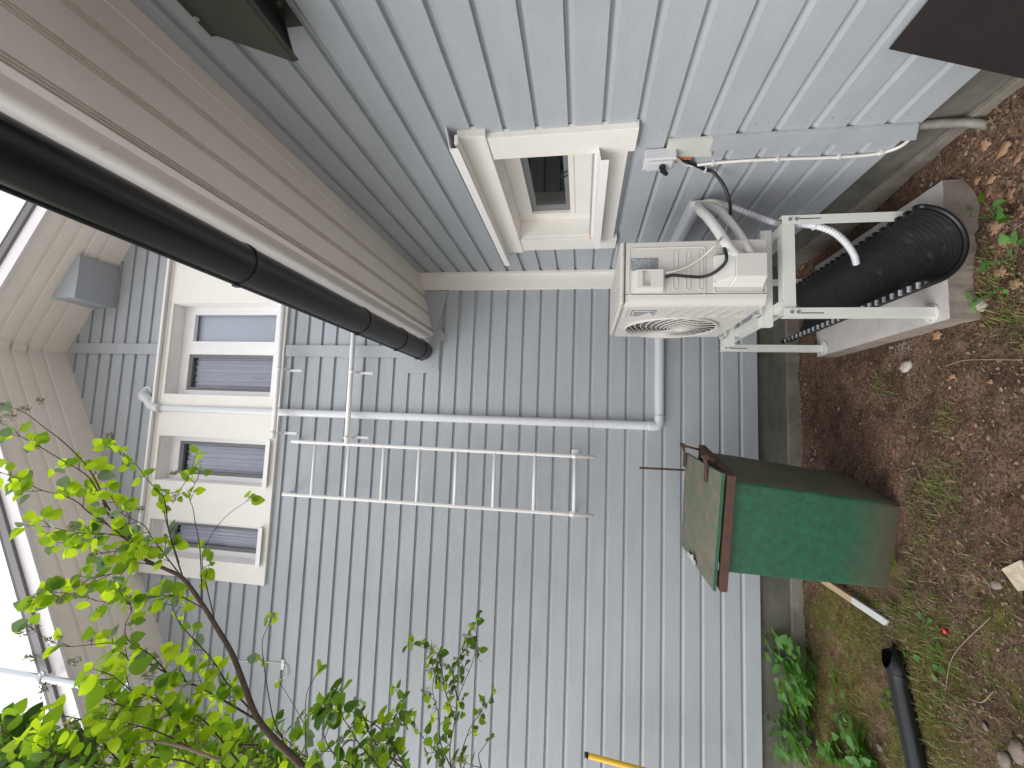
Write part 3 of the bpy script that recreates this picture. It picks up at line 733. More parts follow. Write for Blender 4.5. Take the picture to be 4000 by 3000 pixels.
# corners of the rectangle
def crn(y, z, a, b): mb.add([(xf, y, z), a, b], [(0, 1, 2)])
for (y, z) in ((fy1_, fz1), (fy0_, fz1), (fy0_, fz0), (fy1_, fz0)):
    ys = [p for p in outer if abs(p[1] - y) < 1e-6]; zs = [p for p in outer if abs(p[2] - z) < 1e-6]
    if ys and zs:
        pa = min(ys, key=lambda p: abs(p[2] - z)); pb = min(zs, key=lambda p: abs(p[1] - y)); crn(y, z, pa, pb)
# rounded near corner
cs = [(xf, fy0_)] + [(xf + .045 - .045 * math.cos(PI / 2 * k / 6), fy0_ - .043 * math.sin(PI / 2 * k / 6)) for k in range(1, 7)] + [(A0x + .0565, A0y + .002)]
vs = [(x, y, fz0) for x, y in cs] + [(x, y, fz1) for x, y in cs]; k = len(cs)
mb.add(vs, [(i, i + 1, i + 1 + k, i + k) for i in range(k - 1)], 0, True)
mb.add([(x, y, fz1) for x, y in cs] + [(A0x + .0565, A1y, fz1), (xf, A1y, fz1)], [tuple(range(k + 2))])
mb.add([(xf, A1y, fz0), (xf, A1y, fz1), (xf + .02, A1y, fz1), (xf + .02, A1y, fz0)], [(0, 1, 2, 3)])
mb.add([(x, y, fz0) for x, y in cs] + [(A0x + .0565, A1y, fz0), (xf, A1y, fz0)], [tuple(range(k + 2))])
mb.build('front_panel', ACM, AC)
# raised square frame around the fan and louvre section
mb = MB()
mb.box((xf - .008, 2.345, fz0 + .012), (xf - .0002, 2.352, fz1 - .012)); mb.box((xf - .006, 2.20, fz1 - .025), (xf - .0002, 2.345, fz1 - .018))
for i in range(6):
    z = -.43 - i * .062
    mb.prism([(xf - .010, 2.335, z), (xf - .010, 2.215, z - .028), (xf - .0002, 2.215, z - .036), (xf - .0002, 2.335, z - .008)], (0, 0, -.006))
mb.build('louvres', ACM, AC)
# fan housing and grille
mb = MB(); a = ring(FRr + .012, xf, n); b = ring(FRr, xf + .0, n); c = ring(FRr - .01, xf + .12, n)
mb.add(a + c, [(i, (i + 1) % n, (i + 1) % n + n, i + n) for i in range(n)], 0, True); mb.add(c, [tuple(range(n))])
mb.build('fan_housing', DARK, AC)
mb = MB(); mb.tube(ring(FRr + .010, xf - .006, n) + [ring(FRr + .010, xf - .006, n)[0]], .009, 8, 0, False)
mb.build('fan_ring', ACM, AC)
gr_ = MB(); dome = lambda r: xf - .010 - .016 * (1 - (r / FRr) ** 2)
for j in range(24):
    th0 = 2 * PI * j / 24; pts = []
    for q in range(9):
        r = .042 + (FRr + .004 - .042) * q / 8; th = th0 + 1.35 * (q / 8) ** 1.1
        pts.append((dome(r), fc.y + r * math.cos(th), fc.z + r * math.sin(th)))
    vs = []; 
    for p in pts: vs += [(p[0], p[1], p[2]), (p[0] + .002, p[1], p[2])]
    k = len(pts); gr_.add(vs, [(2*i, 2*i+2, 2*i+3, 2*i+1) for i in range(k - 1)])
    gr_.tube(pts, .0036, 4, 0, False)
for q in range(10):
    r = .07 + q * .0172; pp = [(dome(r) + .006, fc.y + r * math.cos(2 * PI * i / 40), fc.z + r * math.sin(2 * PI * i / 40)) for i in range(41)]; gr_.tube(pp, .0012, 4, 0, False)
gr_.build('fan_grille', ACM, AC)
mb = MB(); mb.disc((dome(0) + .004, fc.y, fc.z), (-1, 0, 0), .045, .006, 32); mb.build('grille_hub', ACM, AC, .003)
mb = MB()
for j in range(3):
    th = 2 * PI * j / 3; vs = []
    for q in range(7):
        r = .05 + .17 * q / 6
        for e in (-1, 1): a_ = th + e * (.45 + .2 * q / 6); vs.append((xf + .06 + e * .03, fc.y + r * math.cos(a_), fc.z + r * math.sin(a_)))
    mb.add(vs, [(2*i, 2*i+1, 2*i+3, 2*i+2) for i in range(6)], 0, True)
mb.build('fan', FAN, AC)
# rating sticker on the front
mb = MB(); y0, y1, z0, z1 = 2.225, 2.34, -.365, -.245; mb.box((xf - .0015, y0, z0), (xf - .0002, y1, z1)); 
mb.box((xf - .0025, y0 + .004, z0 + .004), (xf - .0016, y1 - .004, z1 - .004), 1)
for i in range(5): mb.box((xf - .0032, y1 - .018 - i * .018, z1 - .012), (xf - .0026, y1 - .010 - i * .018, z1 - .05 - .01 * i))
for i in range(5): mb.box((xf - .0032, y0 + .012 + (i % 2) * .02, z0 + .03 - i * .005), (xf - .0026, y0 + .03 + i * .012, z0 + .033 - i * .005))
mb.build('energy_sticker', [BLACKP, STICK], AC)
# nameplate on the side
mb = MB(); xa, xb, za, zb = sX(1051), sX(1004), sZ(2571), sZ(2464)
mb.box((xa, A0y - .0015, za), (xb, A0y - .0002, zb))
rr = random.Random(11)
for i in range(9):
    z = zb - .016 - i * .0098; x = xa + .004
    while x < xb - .006:
        l = rr.uniform(.003, .012)
        if rr.random() < .75 and i < 8 or (i >= 6 and rr.random() < .4): mb.box((x, A0y - .0022, z), (min(x + l, xb - .004), A0y - .0016, z + .0035 + rr.random() * .002), 1)
        x += l + .002
mb.box((xa + .004, A0y - .0022, zb - .012), (xb - .004, A0y - .0016, zb - .004), 1)
for i in range(4): mb.box((xa + .009 + i * .010, A0y - .0028, zb - .011), (xa + .014 + i * .010, A0y - .0023, zb - .005), 2)
mb.build('nameplate', [GREY, PRINT, BLACKP], AC)
mb = MB(); xa, xb, za, zb = .872, .905, sZ(2925), sZ(2878); mb.box((xa, A0y - .0015, za), (xb, A0y - .0002, zb)); mb.prism([(xa + .004, A0y - .002, zb - .016), (xa + .018, A0y - .002, zb - .016), (xa + .011, A0y - .002, zb - .004)], (0, -.0004, 0), 1)
mb.box((xa + .004, A0y - .0022, za + .006), (xa + .014, A0y - .0016, za + .018), 2); mb.box((xa + .018, A0y - .0022, za + .006), (xa + .029, A0y - .0016, za + .018), 2)
mb.build('warning_sticker', [STICK, YEL, GREY], AC)
# cable cover with grip
mb = MB(); xa, xb, za, zb = sX(1143), sX(1056), sZ(2598), sZ(2468); yo = A0y
mb.box((xa, yo - .006, za), (xb + .002, yo - .0005, zb + .002)); mb.build('terminal_base', ACW, AC, .002)
mb = MB(); yd = yo - .036
zm = zb - .026
def slab_(x0, x1, z0, z1, ya, yb): mb.box((x0, ya, z0), (x1, yb, z1))
xa2, xb2 = xa + .004, xb - .004; gz0, gz1 = sZ(2538), sZ(2507); gx0, gx1 = sX(1123), sX(1062)
mb.hexa([(xa2, yo - .006, za + .014), (xb2, yo - .006, za + .014), (xb2, yd, za + .014), (xa2 + .012, yd, za + .014), (xa2, yo - .006, gz0), (xb2, yo - .006, gz0), (xb2, yd, gz0), (xa2 + .012, yd, gz0)])
mb.hexa([(xa2, yo - .006, gz1), (xb2, yo - .006, gz1), (xb2, yd, gz1), (xa2 + .012, yd, gz1), (xa2, yo - .006, zb - .004), (xb2, yo - .006, zb - .004), (xb2, yd, zb - .024), (xa2 + .012, yd, zb - .024)])
mb.hexa([(xa2, yo - .006, gz0), (gx0, yo - .006, gz0), (gx0, yd, gz0), (xa2 + .012, yd, gz0), (xa2, yo - .006, gz1), (gx0, yo - .006, gz1), (gx0, yd, gz1), (xa2 + .012, yd, gz1)])
mb.box((gx1, yo - .006, gz0), (xb2, yd, gz1)); mb.box((gx0, yo - .012, gz0), (gx1, yo - .006, gz1))
mb.build('terminal_cover', ACW, AC)
# valve cover
mb = MB(); xa, xb, za, zb = sX(1126), sX(1008), sZ(2985) + .004, sZ(2782); yd = yo - .055; zs = sZ(2850)
mb.hexa([(xa, yo - .0005, za), (xb, yo - .0005, za), (xb, yd, za), (xa + .035, yd, za), (xa, yo - .0005, zs + .005), (xb, yo - .0005, zs + .005), (xb, yd, zs - .01), (xa + .035, yd, zs - .01)])
mb.hexa([(xa, yo - .0005, zs + .005), (xb, yo - .0005, zs + .005), (xb, yd, zs - .01), (xa + .035, yd, zs - .01), (xa + .006, yo - .0005, zb), (xb, yo - .0005, zb), (xb, yo - .03, zb), (xa + .012, yo - .018, zb)])
mb.build('valve_cover', ACW, AC, .006, seg=3)
for px, py in ((2436, 992), (2434, 1146), (2792, 1105), (2983, 1133)):
    p = at(px, py, Y=A0y - .006); MB().disc((p.x, A0y - .0005 - (.018 if px == 2792 else .004 if px < 2440 else 0), p.z), (0, -1, 0), .0055, .004, 10).build('screw', STEEL, AC)
for y in (2.25, 2.78):
    mb = MB(); mb.box((A0x - .022, y - .03, Az0 - .012), (A1x + .02, y + .03, Az0 - .0005)); mb.box((A0x - .022, y - .03, Az0 - .012), (A0x - .018, y + .03, Az0 + .018))
    mb.disc((A0x - .012, y, Az0 - .012), (0, 0, 1), .006, .035, 8, 1)
    mb.build('foot', [ACM, STEEL], AC, .002)

# ---------------------------------------------------------------- stand
ST = empty('unit_stand', (.78, 2.6, -1.54), 'white powder coated steel stand on four legs under the heat pump', 'stand')
zt = -.915
lx0, lx1, ly0, ly1 = .575, .985, 2.165, 3.035
zc = Az0 - .012
for y in (2.25, 2.78):
    mb = MB(); mb.box((.515, y - .012, zt + .002), (1.0, y + .025, zc - .001 - .012)); mb.box((.515, y - .012, zc - .0125), (1.0, y + .034, zc - .001))
    mb.build('cross_bar', FRAMEM, ST, .0015)
for x, sx in ((lx0, 1), (lx1, -1)):
    mb = MB(); mb.box((x - .003, ly0 - .02, zt - .055), (x + .002, ly1 + .02, zt)); mb.box((x - .003, ly0 - .02, zt - .0025), (x + .045 * sx, ly1 + .02, zt + .001)); mb.build('side_rail', FRAMEM, ST, .001)
for y in (ly0, ly1):
    mb = MB(); mb.box((lx0 + .004, y - .024, zt - .058), (lx1 - .004, y - .020, zt - .004)); mb.box((lx0 + .004, y - .0195, zt - .008), (lx1 - .004, y + .03, zt - .004)); mb.build('end_rail', FRAMEM, ST, .001)
for x, sx in ((lx0, 1), (lx1, -1)):
    for y, sy in ((ly0, 1), (ly1, -1)):
        mb = MB()
        yb_ = y - .030 if sy > 0 else y + .024
        mb.box((x - .040 if sx > 0 else x - .005, yb_, -1.535), (x + .005 if sx > 0 else x + .040, yb_ + .004, zt - .002))
        mb.box((x - .040 if sx > 0 else x + .036, yb_ + .0042, -1.535), (x - .036 if sx > 0 else x + .040, yb_ + .034, zt - .002))
        lg = mb.build('leg', FRAMEM, ST, .001)
        mb = MB(); mb.disc((x - .018 * sx, y, -1.5385), (0, 0, 1), .042, .005, 24); mb.disc((x - .018 * sx + .028, y + .0, -1.5335), (0, 0, 1), .004, .001, 8, 1); mb.disc((x - .018 * sx - .03, y, -1.5335), (0, 0, 1), .004, .001, 8, 1); mb.build('foot_plate', [FRAMEM, NAIL], lg)
        for dz in (.035, .062):
            q = Vector((x - .018 * sx, yb_ - .0005, zt - dz)); MB().disc(q, (0, -1, 0), .0085, .006, 6).build('bolt', STEEL, lg)
        mb = MB(); mb.box((x - .021 * sx - .002, yb_ - .0008, zt - .17), (x - .021 * sx + .002, yb_ - .0002, zt - .075)); mb.build('slot', DARK, lg)
# slab
mb = MB(); sx0, sx1, sy0, sy1 = .512, 1.13, 2.075, 3.125
nxs, nys = 24, 40; vs = []
rr = random.Random(5)
for j in range(nys + 1):
    for i in range(nxs + 1):
        x = sx0 + (sx1 - sx0) * i / nxs; y = sy0 + (sy1 - sy0) * j / nys
        e = i in (0, nxs) or j in (0, nys)
        vs.append((x + (rr.uniform(-.0012, .0012) if e else 0), y + (rr.uniform(-.0015, .0015) if e else 0), -1.54 - (rr.uniform(.0, .0015) if e else 0)))
mb.add(vs, [(j*(nxs+1)+i, j*(nxs+1)+i+1, (j+1)*(nxs+1)+i+1, (j+1)*(nxs+1)+i) for j in range(nys) for i in range(nxs)], 0, False)
edge = [i for i in range(nxs + 1)] + [(j+1)*(nxs+1)+nxs for j in range(nys)] + [nys*(nxs+1)+i for i in range(nxs-1, -1, -1)] + [j*(nxs+1) for j in range(nys-1, 0, -1)]
ev = [vs[i] for i in edge]; k = len(ev)
lo = [(x + rr.uniform(-.0015, .0015) + (x - .8) * .01, y + rr.uniform(-.002, .002), GZ - .03) for x, y, z in ev]
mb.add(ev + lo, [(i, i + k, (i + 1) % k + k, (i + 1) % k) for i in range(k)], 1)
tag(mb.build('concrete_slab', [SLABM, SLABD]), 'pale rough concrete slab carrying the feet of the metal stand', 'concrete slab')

# half of a corrugated culvert pipe lying under the unit
T = empty('half_culvert_pipe', (.81, 2.5, -1.53), 'black corrugated plastic half pipe lying open upward across the concrete slab', 'half pipe')
cx0, cx1 = .806, .800; Ry = .152; czr = -1.380; y0t, y1t = 1.985, 3.27
mb = MB(); ny_, nt_ = 420, 22
def tz_(y): return czr + .0 * y
vs = []
for j in range(ny_ + 1):
    y = y0t + (y1t - y0t) * j / ny_; rr_ = Ry + .0006 * math.sin(2 * PI * y / .026)
    for i in range(nt_ + 1):
        th = PI + PI * i / nt_; vs.append((cx0 + rr_ * math.cos(th), y + .012 * math.sin(th * 1.0) * 0, czr + rr_ * math.sin(th)))
mb.add(vs, [(j*(nt_+1)+i, j*(nt_+1)+i+1, (j+1)*(nt_+1)+i+1, (j+1)*(nt_+1)+i) for j in range(ny_) for i in range(nt_)], 0, True)
mb.build('smooth_inside', TROUGH, T)
mb = MB(); vs = []
per = .052
for j in range(ny_ + 1):
    y = y0t + (y1t - y0t) * j / ny_; ph = (y / per) % 1; bump_ = .020 * min(1, max(0, (.5 - abs(ph - .5)) * 5 - .6))
    rr_ = Ry + .006 + bump_
    for i in range(nt_ + 1):
        th = PI + PI * i / nt_; vs.append((cx0 + rr_ * math.cos(th), y, max(czr + rr_ * math.sin(th), -1.5395 - (.0 if y > sy0 else .03))))
mb.add(vs, [(j*(nt_+1)+i, j*(nt_+1)+i+1, (j+1)*(nt_+1)+i+1, (j+1)*(nt_+1)+i) for j in range(ny_) for i in range(nt_)], 0, True)
# closing strips on the two cut edges, with pale cut walls
for s_ in (-1, 1):
    y = y0t
    while y < y1t - per:
        mb.box((cx0 + s_ * (Ry + .0005), y, czr - .002), (cx0 + s_ * (Ry + .0045), y + per, czr))
        y += per
y = y0t + .02
rr = random.Random(2)
while y < y1t - per:
    for s_ in (-1, 1):
        if s_ == -1: mb.box((cx0 + s_ * (Ry + .003), y, czr - .010), (cx0 + s_ * (Ry + .028), y + .011, czr + .001), 1)
    y += per
y = y0t + .02
while y < y1t - per:
    mb.box((cx0 + (Ry + .003), y, czr - .012), (cx0 + (Ry + .028), y + .014, czr + .001)); y += per
mb.build('corrugated_shell', [TROUGH, TROUGHC], T)
mb = MB(); pts = [(cx0 + (Ry + .012) * math.cos(PI + PI * i / 24), y0t - .004, czr + (Ry + .012) * math.sin(PI + PI * i / 24)) for i in range(25)]; mb.tube(pts, .010, 8); mb.build('rolled_end', BLACKP, T)

# ---------------------------------------------------------------- pipes, cables
def cable(name, pts, r, m_, label, cat, n=8, par=None):
    mb = MB(); mb.tube(curve(pts, 8), r, n); o = mb.build(name, m_, par)
    if par is None: tag(o, label, cat)
    return o
P = lambda px, py, Y: at(px, py, Y=Y)
c1 = curve([(W - .02, 2.50, -.605), (W - .045, 2.42, -.612), P(2735, 822, 2.30), P(2765, 850, 2.22), P(2810, 910, 2.14), P(2845, 965, 2.09), P(2876, 1003, 2.10), P(2888, 1022, 2.118)], 8)
c2 = curve([(W - .02, 2.50, -.595), (W - .03, 2.44, -.600), P(2765, 800, 2.38), P(2815, 826, 2.30), P(2872, 893, 2.22), P(2912, 955, 2.14), P(2934, 1000, 2.105), P(2940, 1020, 2.118)], 8)
mb = MB(); mb.tube(c1, [.021] * 14 + [.0235] * (len(c1) - 14), 12); tag(mb.build('insulated_pipe', INS), 'thicker white wrapped refrigerant pipe nearer the camera, bending from duct to valve cover', 'pipe', 'wrapped refrigerant pipes')
mb = MB(); mb.tube(c2, .019, 12); tag(mb.build('insulated_pipe', INS), 'thinner white wrapped refrigerant pipe running behind the thicker one into the valve cover', 'pipe', 'wrapped refrigerant pipes')
blk = [P(2633, 678, 2.03) + Vector((.0, .0, 0)), (W - .012, 2.04, -.44), at(2757, 663, X=W - .012), at(2785, 672, X=W - .03), at(2825, 720, X=W - .08), at(2848, 780, X=W - .14), at(2853, 830, X=W - .18), at(2842, 880, X=W - .22), P(2818, 935, 2.24), P(2828, 965, 2.10), P(2838, 1000, 2.05), P(2830, 1030, 2.06), P(2790, 1065, 2.08), P(2745, 1081, 2.10), P(2690, 1080, 2.10), P(2630, 1075, 2.10), P(2598, 1082, 2.10)]
blk[0] = Vector((W - .03, 2.025, -.405))
cable('power_cable', blk, .0080, CABB, 'black power cable looping from the switch box to the heat pump terminal', 'cable')
wh = [(W - .03, 2.45, -.60), at(2740, 792, X=W - .06), at(2775, 783, X=W - .08), at(2810, 795, X=W - .10), at(2838, 825, X=W - .14), at(2845, 860, X=W - .18), P(2832, 905, 2.2), P(2805, 945, 2.06), P(2745, 1003, 2.09), P(2690, 1038, 2.10), P(2640, 1057, 2.10), P(2602, 1066, 2.10)]
cable('signal_cable', wh, .0056, CABC, 'thin cream signal cable curving from the wall duct to the unit terminal', 'cable')
ww = [(W - .03, 1.998, -.405), at(2690, 645, X=W - .010), at(2785, 637, X=W - .008), at(2900, 628, X=W - .008), at(3035, 622, X=W - .008), at(3200, 617, X=W - .008), at(3340, 610, X=W - .008), at(3440, 598, X=W - .008), at(3520, 570, X=W - .004), at(3570, 525, X=W), at(3590, 500, X=W + .02)]
cb = cable('wall_cable', ww, .0074, CABW, 'white supply cable clipped down the side wall from the switch box', 'cable')
for px, py in ((2784, 637), (3035, 622), (3275, 613), (3440, 596)):
    mb = MB(); p = at(px, py, X=W - .008); mb.box((W - .018, p.y - .011, p.z - .005), (W - .001, p.y + .010, p.z + .005)); mb.disc((W - .018, p.y - .008, p.z), (-1, 0, 0), .004, .004, 8)
    mb.build('cable_clip', CABW, cb)
mb = MB(); p = at(2754, 663, X=W - .012); mb.box((W - .022, p.y - .011, p.z - .005), (W - .001, p.y + .011, p.z + .005)); tag(mb.build('cable_clip', CABW), 'white clip holding the black power cable on the siding', 'clip')
# corrugated condensate hose
hz = curve([(W - .03, 2.47, -.60), at(2770, 787, X=W - .05), at(2850, 805, X=W - .06), at(2930, 836, X=W - .12), at(3010, 866, X=W - .23), P(3055, 880, 2.28), P(3100, 876, 2.20), P(3145, 878, 2.17), P(3200, 886, 2.15), P(3260, 910, 2.16), P(3305, 950, 2.2), P(3335, 995, 2.24), P(3345, 1030, 2.27)], 22)
mb = MB(); mb.tube(hz, [.0145 + (.0015 if (i % 4 < 2) else -.0018) for i in range(len(hz))], 10)
tag(mb.build('drain_hose', DPIPE), 'white corrugated drain hose strapped to the stand and ending above the half pipe', 'hose')
# vertical-joint small hose tie
mb = MB(); p = P(3180, 882, 2.15); mb.tube([p + Vector((.016 * math.cos(t_ * PI / 6), .004, .0)) + Vector((0, .018 * math.sin(t_ * PI / 6), 0)) for t_ in range(13)], .003, 5, 0, False)
tag(mb.build('cable_tie', CABW), 'white cable tie holding the drain hose to the stand leg', 'cable tie')

# ================================================================ GREEN BIN
B = empty('green_bin', (-.35, 2.57, GZ), 'large weathered green container with rusty rim and closed lid by the wall', 'container')
yaw = math.radians(-13.2)
U = Vector((math.cos(yaw), math.sin(yaw), 0)); V = Vector((-math.sin(yaw), math.cos(yaw), 0))
def bp_(o, u, v, z): return Vector((o[0], o[1], 0)) - U * u + V * v + Vector((0, 0, z))
Ob = (-.345, 2.575)          # bottom near-right corner
zr_ = -.812
Ot = (-.262, 2.535)
wb, db, wt, dt = .485, .47, .545, .56
def body(inset=0):
    lo = [bp_(Ob, 0, 0, GZ - .0), bp_(Ob, wb, 0, GZ), bp_(Ob, wb, db, GZ), bp_(Ob, 0, db, GZ)]
    hi = [bp_(Ot, 0, 0, zr_), bp_(Ot, wt, 0, zr_), bp_(Ot, wt, dt, zr_), bp_(Ot, 0, dt, zr_)]
    return lo, hi
lo, hi = body()
mb = MB(); nlev = 24
def rnd(c4, r=.03, k=5):
    out = []
    for i in range(4):
        p = c4[i]; a = c4[i - 1]; b = c4[(i + 1) % 4]; da = (a - p).normalized() * r; db_ = (b - p).normalized() * r
        for q in range(k + 1):
            t_ = q / k; out.append(p + da * (1 - t_) ** 2 + db_ * t_ ** 2)
    return out
ringsv = []
for l in range(nlev + 1):
    t_ = l / nlev; c4 = [lo[i].lerp(hi[i], t_) for i in range(4)]
    cen = sum(c4, Vector()) / 4
    sh = 1 - .025 * (1 - min(1, t_ * 9)) ** 2
    c4 = [cen + (p - cen) * sh for p in c4]
    rg = rnd(c4); 
    rg = [p + (p - cen).normalized() * (mn.noise(p * 6) * .004) for p in rg]
    ringsv.append(rg)
k = len(ringsv[0]); vs = [p for rg in ringsv for p in rg]
for l in range(nlev):
    for i in range(k):
        pm = (vs[l*k+i] + vs[l*k+(i+1) % k]) / 2
        e = vs[l*k+(i+1) % k] - vs[l*k+i]; side = abs(e.dot(V)) > abs(e.dot(U)) * 1.5
        mb.add([vs[l*k+i], vs[l*k+(i+1) % k], vs[(l+1)*k+(i+1) % k], vs[(l+1)*k+i]], [(0, 1, 2, 3)], 1 if side else 0, True)
mb.add(ringsv[-1], [tuple(range(k))], 1)
bo = mb.build('body', [BING, BINSIDE], B)
def merge(o, d=.0004):
    bm = bmesh.new(); bm.from_mesh(o.data); bmesh.ops.remove_doubles(bm, verts=bm.verts, dist=d); bmesh.ops.recalc_face_normals(bm, faces=bm.faces); bm.to_mesh(o.data); bm.free()
merge(bo)
# rim of rusty angle iron
Or = (-.236, 2.492); wr, dr = .672, .60; z0, z1 = -.822, -.782
mb = MB()
def bar(o, u0, u1, v0, v1, za, zb):
    mb.hexa([bp_(o, u1, v0, za), bp_(o, u0, v0, za), bp_(o, u0, v1, za), bp_(o, u1, v1, za), bp_(o, u1, v0, zb), bp_(o, u0, v0, zb), bp_(o, u0, v1, zb), bp_(o, u1, v1, zb)])
bar(Or, 0, wr, 0, .006, z0, z1); bar(Or, 0, wr, dr - .006, dr, z0, z1); bar(Or, 0, .006, .0061, dr - .0061, z0, z1); bar(Or, wr - .006, wr, .0061, dr - .0061, z0, z1)
bar(Or, .006, wr - .006, .006, .05, z1 - .007, z1 - .001); bar(Or, .006, wr - .006, dr - .05, dr - .006, z1 - .007, z1 - .001); bar(Or, .006, .06, .05, dr - .05, z1 - .007, z1 - .001); bar(Or, wr - .09, wr - .006, .05, dr - .05, z1 - .007, z1 - .001)
mb.build('rim', RUST, B, .002)
# lid
mb = MB(); nu, nv = 14, 12; vs = []
LC = [at(2822, 1850, Z=-.757), at(2787, 2308, Z=-.757), at(2664, 2128, Z=-.705), at(2677, 1768, Z=-.705)]
for j in range(nv + 1):
    for i in range(nu + 1):
        a, b = i / nu, j / nv
        p = LC[0].lerp(LC[1], a).lerp(LC[3].lerp(LC[2], a), b)
        arch = .016 * (1 - (2 * a - 1) ** 2) * (1 - (2 * b - 1) ** 4)
        vs.append(p + Vector((0, 0, .003 + arch + mn.noise(p * 9) * .004)))
kk = nu + 1; mb.add(vs, [(j*kk+i, (j+1)*kk+i, (j+1)*kk+i+1, j*kk+i+1) for j in range(nv) for i in range(nu)], 0, True)
bd = [i for i in range(kk)] + [(j+1)*kk+nu for j in range(nv)] + [nv*kk+i for i in range(nu-1, -1, -1)] + [j*kk for j in range(nv-1, 0, -1)]
ev = [vs[i] for i in bd]; k = len(ev); lo_ = [p - Vector((0, 0, .018)) for p in ev]
mb.add(ev + lo_, [(i, (i + 1) % k, (i + 1) % k + k, i + k) for i in range(k)], 1)
mb.add(lo_, [tuple(range(k))], 1)
lid = mb.build('lid', [BINL, BING], B)
def lidp(a, b, h=0): return LC[0].lerp(LC[1], a).lerp(LC[3].lerp(LC[2], a), b) + Vector((0, 0, h + .003))
for b in (.30, .93):
    mb = MB(); w2 = .036
    s0, s1 = lidp(.14, b, .012), lidp(-.03, b, .014); out_ = (s1 - s0).normalized()
    vdir = (lidp(0, 1) - lidp(0, 0)).normalized() * w2 / 2
    def strap(p, q, th=.005): mb.hexa([p - vdir, q - vdir, q + vdir, p + vdir, p - vdir + Vector((0, 0, th)), q - vdir + Vector((0, 0, th)), q + vdir + Vector((0, 0, th)), p + vdir + Vector((0, 0, th))])
    strap(s0, s1); e1 = s1 + out_ * .035 + Vector((0, 0, .012)); strap(s1, e1, .008)
    mb.tube([e1 - vdir * 1.3, e1 + vdir * 1.2], .016, 8)
    e2 = Vector((e1.x - .02, e1.y, z1 - .002)); e2 = s1 + out_ * .012; e2.z = z1 - .004; mb.tube([e1, e2], .008, 6)
    mb.build('hinge', RUST, B)
mb = MB(); s0 = lidp(.93, .55, .014); d1 = (lidp(1, .8) - lidp(1, .3)).normalized(); d2 = (lidp(1, .5) - lidp(0, .5)).normalized()
def q_(p, a, b, h): return p + d1 * a + d2 * b + Vector((0, 0, h))
mb.hexa([q_(s0, -.06, .0, 0), q_(s0, .07, 0, 0), q_(s0, .07, .035, 0), q_(s0, -.06, .035, 0), q_(s0, -.06, .0, .006), q_(s0, .07, 0, .006), q_(s0, .07, .035, .006), q_(s0, -.06, .035, .006)])
mb.build('latch_plate', mat('worn_paper', (.40, .38, .36), .7, var=.3, vscale=40), B)
mb = MB(); mb.box((0, 0, 0), (.028, .036, .010), 0, Matrix.Translation(q_(s0, -.05, -.002, .008)) @ Matrix.Rotation(yaw + .5, 4, 'Z')); mb.build('torn_label', STICK, B)

# brown iron rod behind the bin
mb = MB(); a = at(2498, 1827, Y=3.40); b = at(2700, 1831, Y=3.40); d = (b - a).normalized(); e = a + d * ((a.z - GZ) / -d.z)
mb.box((a.x - .008, 3.396, GZ - .02), (a.x + .008, 3.40, a.z)); mb.box((a.x - .008, 3.40, GZ - .02), (a.x - .004, 3.414, a.z))
tag(mb.build('iron_bar', RUST), 'thin rusty iron bar standing upright behind the green container', 'iron bar')
# plank leaning on the soil
mb = MB(); a, b = at(3255, 2290, Z=GZ + .03), at(3478, 2437, Z=GZ + .01); d = (b - a).normalized(); s_ = Vector((-d.y, d.x, 0)) * .020; h = Vector((0, 0, .018))
mid = a.lerp(b, .42)
def seg_(p, q, mi, slant=0):
    mb.hexa([p - s_, q - s_ + d * slant, q + s_, p + s_, p - s_ + h, q - s_ + d * slant + h, q + s_ + h, p + s_ + h], mi)
a2 = a - d * .10; seg_(a2, mid, 0); seg_(mid, b, 1, -.02)
tag(mb.build('wood_strip', [WOODC, STICK], None, .002), 'bare wooden strip with one white painted end lying beside the green container', 'wood strip')
# black downpipe length lying on the soil
T = empty('downpipe', (-1.3, 2.55, GZ), 'black plastic downpipe with bent shoe lying on the mossy soil', 'downpipe')
zp = GZ + .052; p0, p1, p2, p3 = at(3595, 3060, Z=zp), at(3518, 2700, Z=zp), at(3505, 2620, Z=zp), at(3452, 2522, Z=zp + .01)
p00 = p0 + (p0 - p1).normalized() * .5
pts = curve([p00, p0, p1, p2, p2.lerp(p3, .5), p3], 8); mb = MB(); mb.tube(pts[:-18], .041, 18, 0, False); mb.build('pipe_length', BLACKP, T)
mb = MB(); mb.tube(pts[-19:], [.046] * 7 + [.047 + .0003 * i for i in range(12)], 20, 0, False)
sh_ = mb.build('shoe', BLACKP, T); mb = MB(); mb.tube(pts[-19:], [.044] * 7 + [.045 + .0003 * i for i in range(12)], 20, 0, False); mb.build('dark_bore', DARK, T)  # near-black liner puts the shade inside the shoe into its colour
# trim shoe mouth obliquely
bm = bmesh.new(); bm.from_mesh(sh_.data); d = (pts[-1] - pts[-6]).normalized(); nrm = (d * .62 + Vector((0, -.15, 1))).normalized()
bmesh.ops.bisect_plane(bm, geom=bm.verts[:] + bm.edges[:] + bm.faces[:], plane_co=pts[-1] - Vector((0, 0, .016)), plane_no=nrm, clear_outer=True); bm.to_mesh(sh_.data); bm.free()
ob = T.children[-1] if T.children else None
for c in T.children:
    if c.name.startswith('dark_bore'):
        bm = bmesh.new(); bm.from_mesh(c.data); bmesh.ops.bisect_plane(bm, geom=bm.verts[:] + bm.edges[:] + bm.faces[:], plane_co=pts[-1] - Vector((0, 0, .016)), plane_no=nrm, clear_outer=True)
        bm.to_mesh(c.data); bm.free()
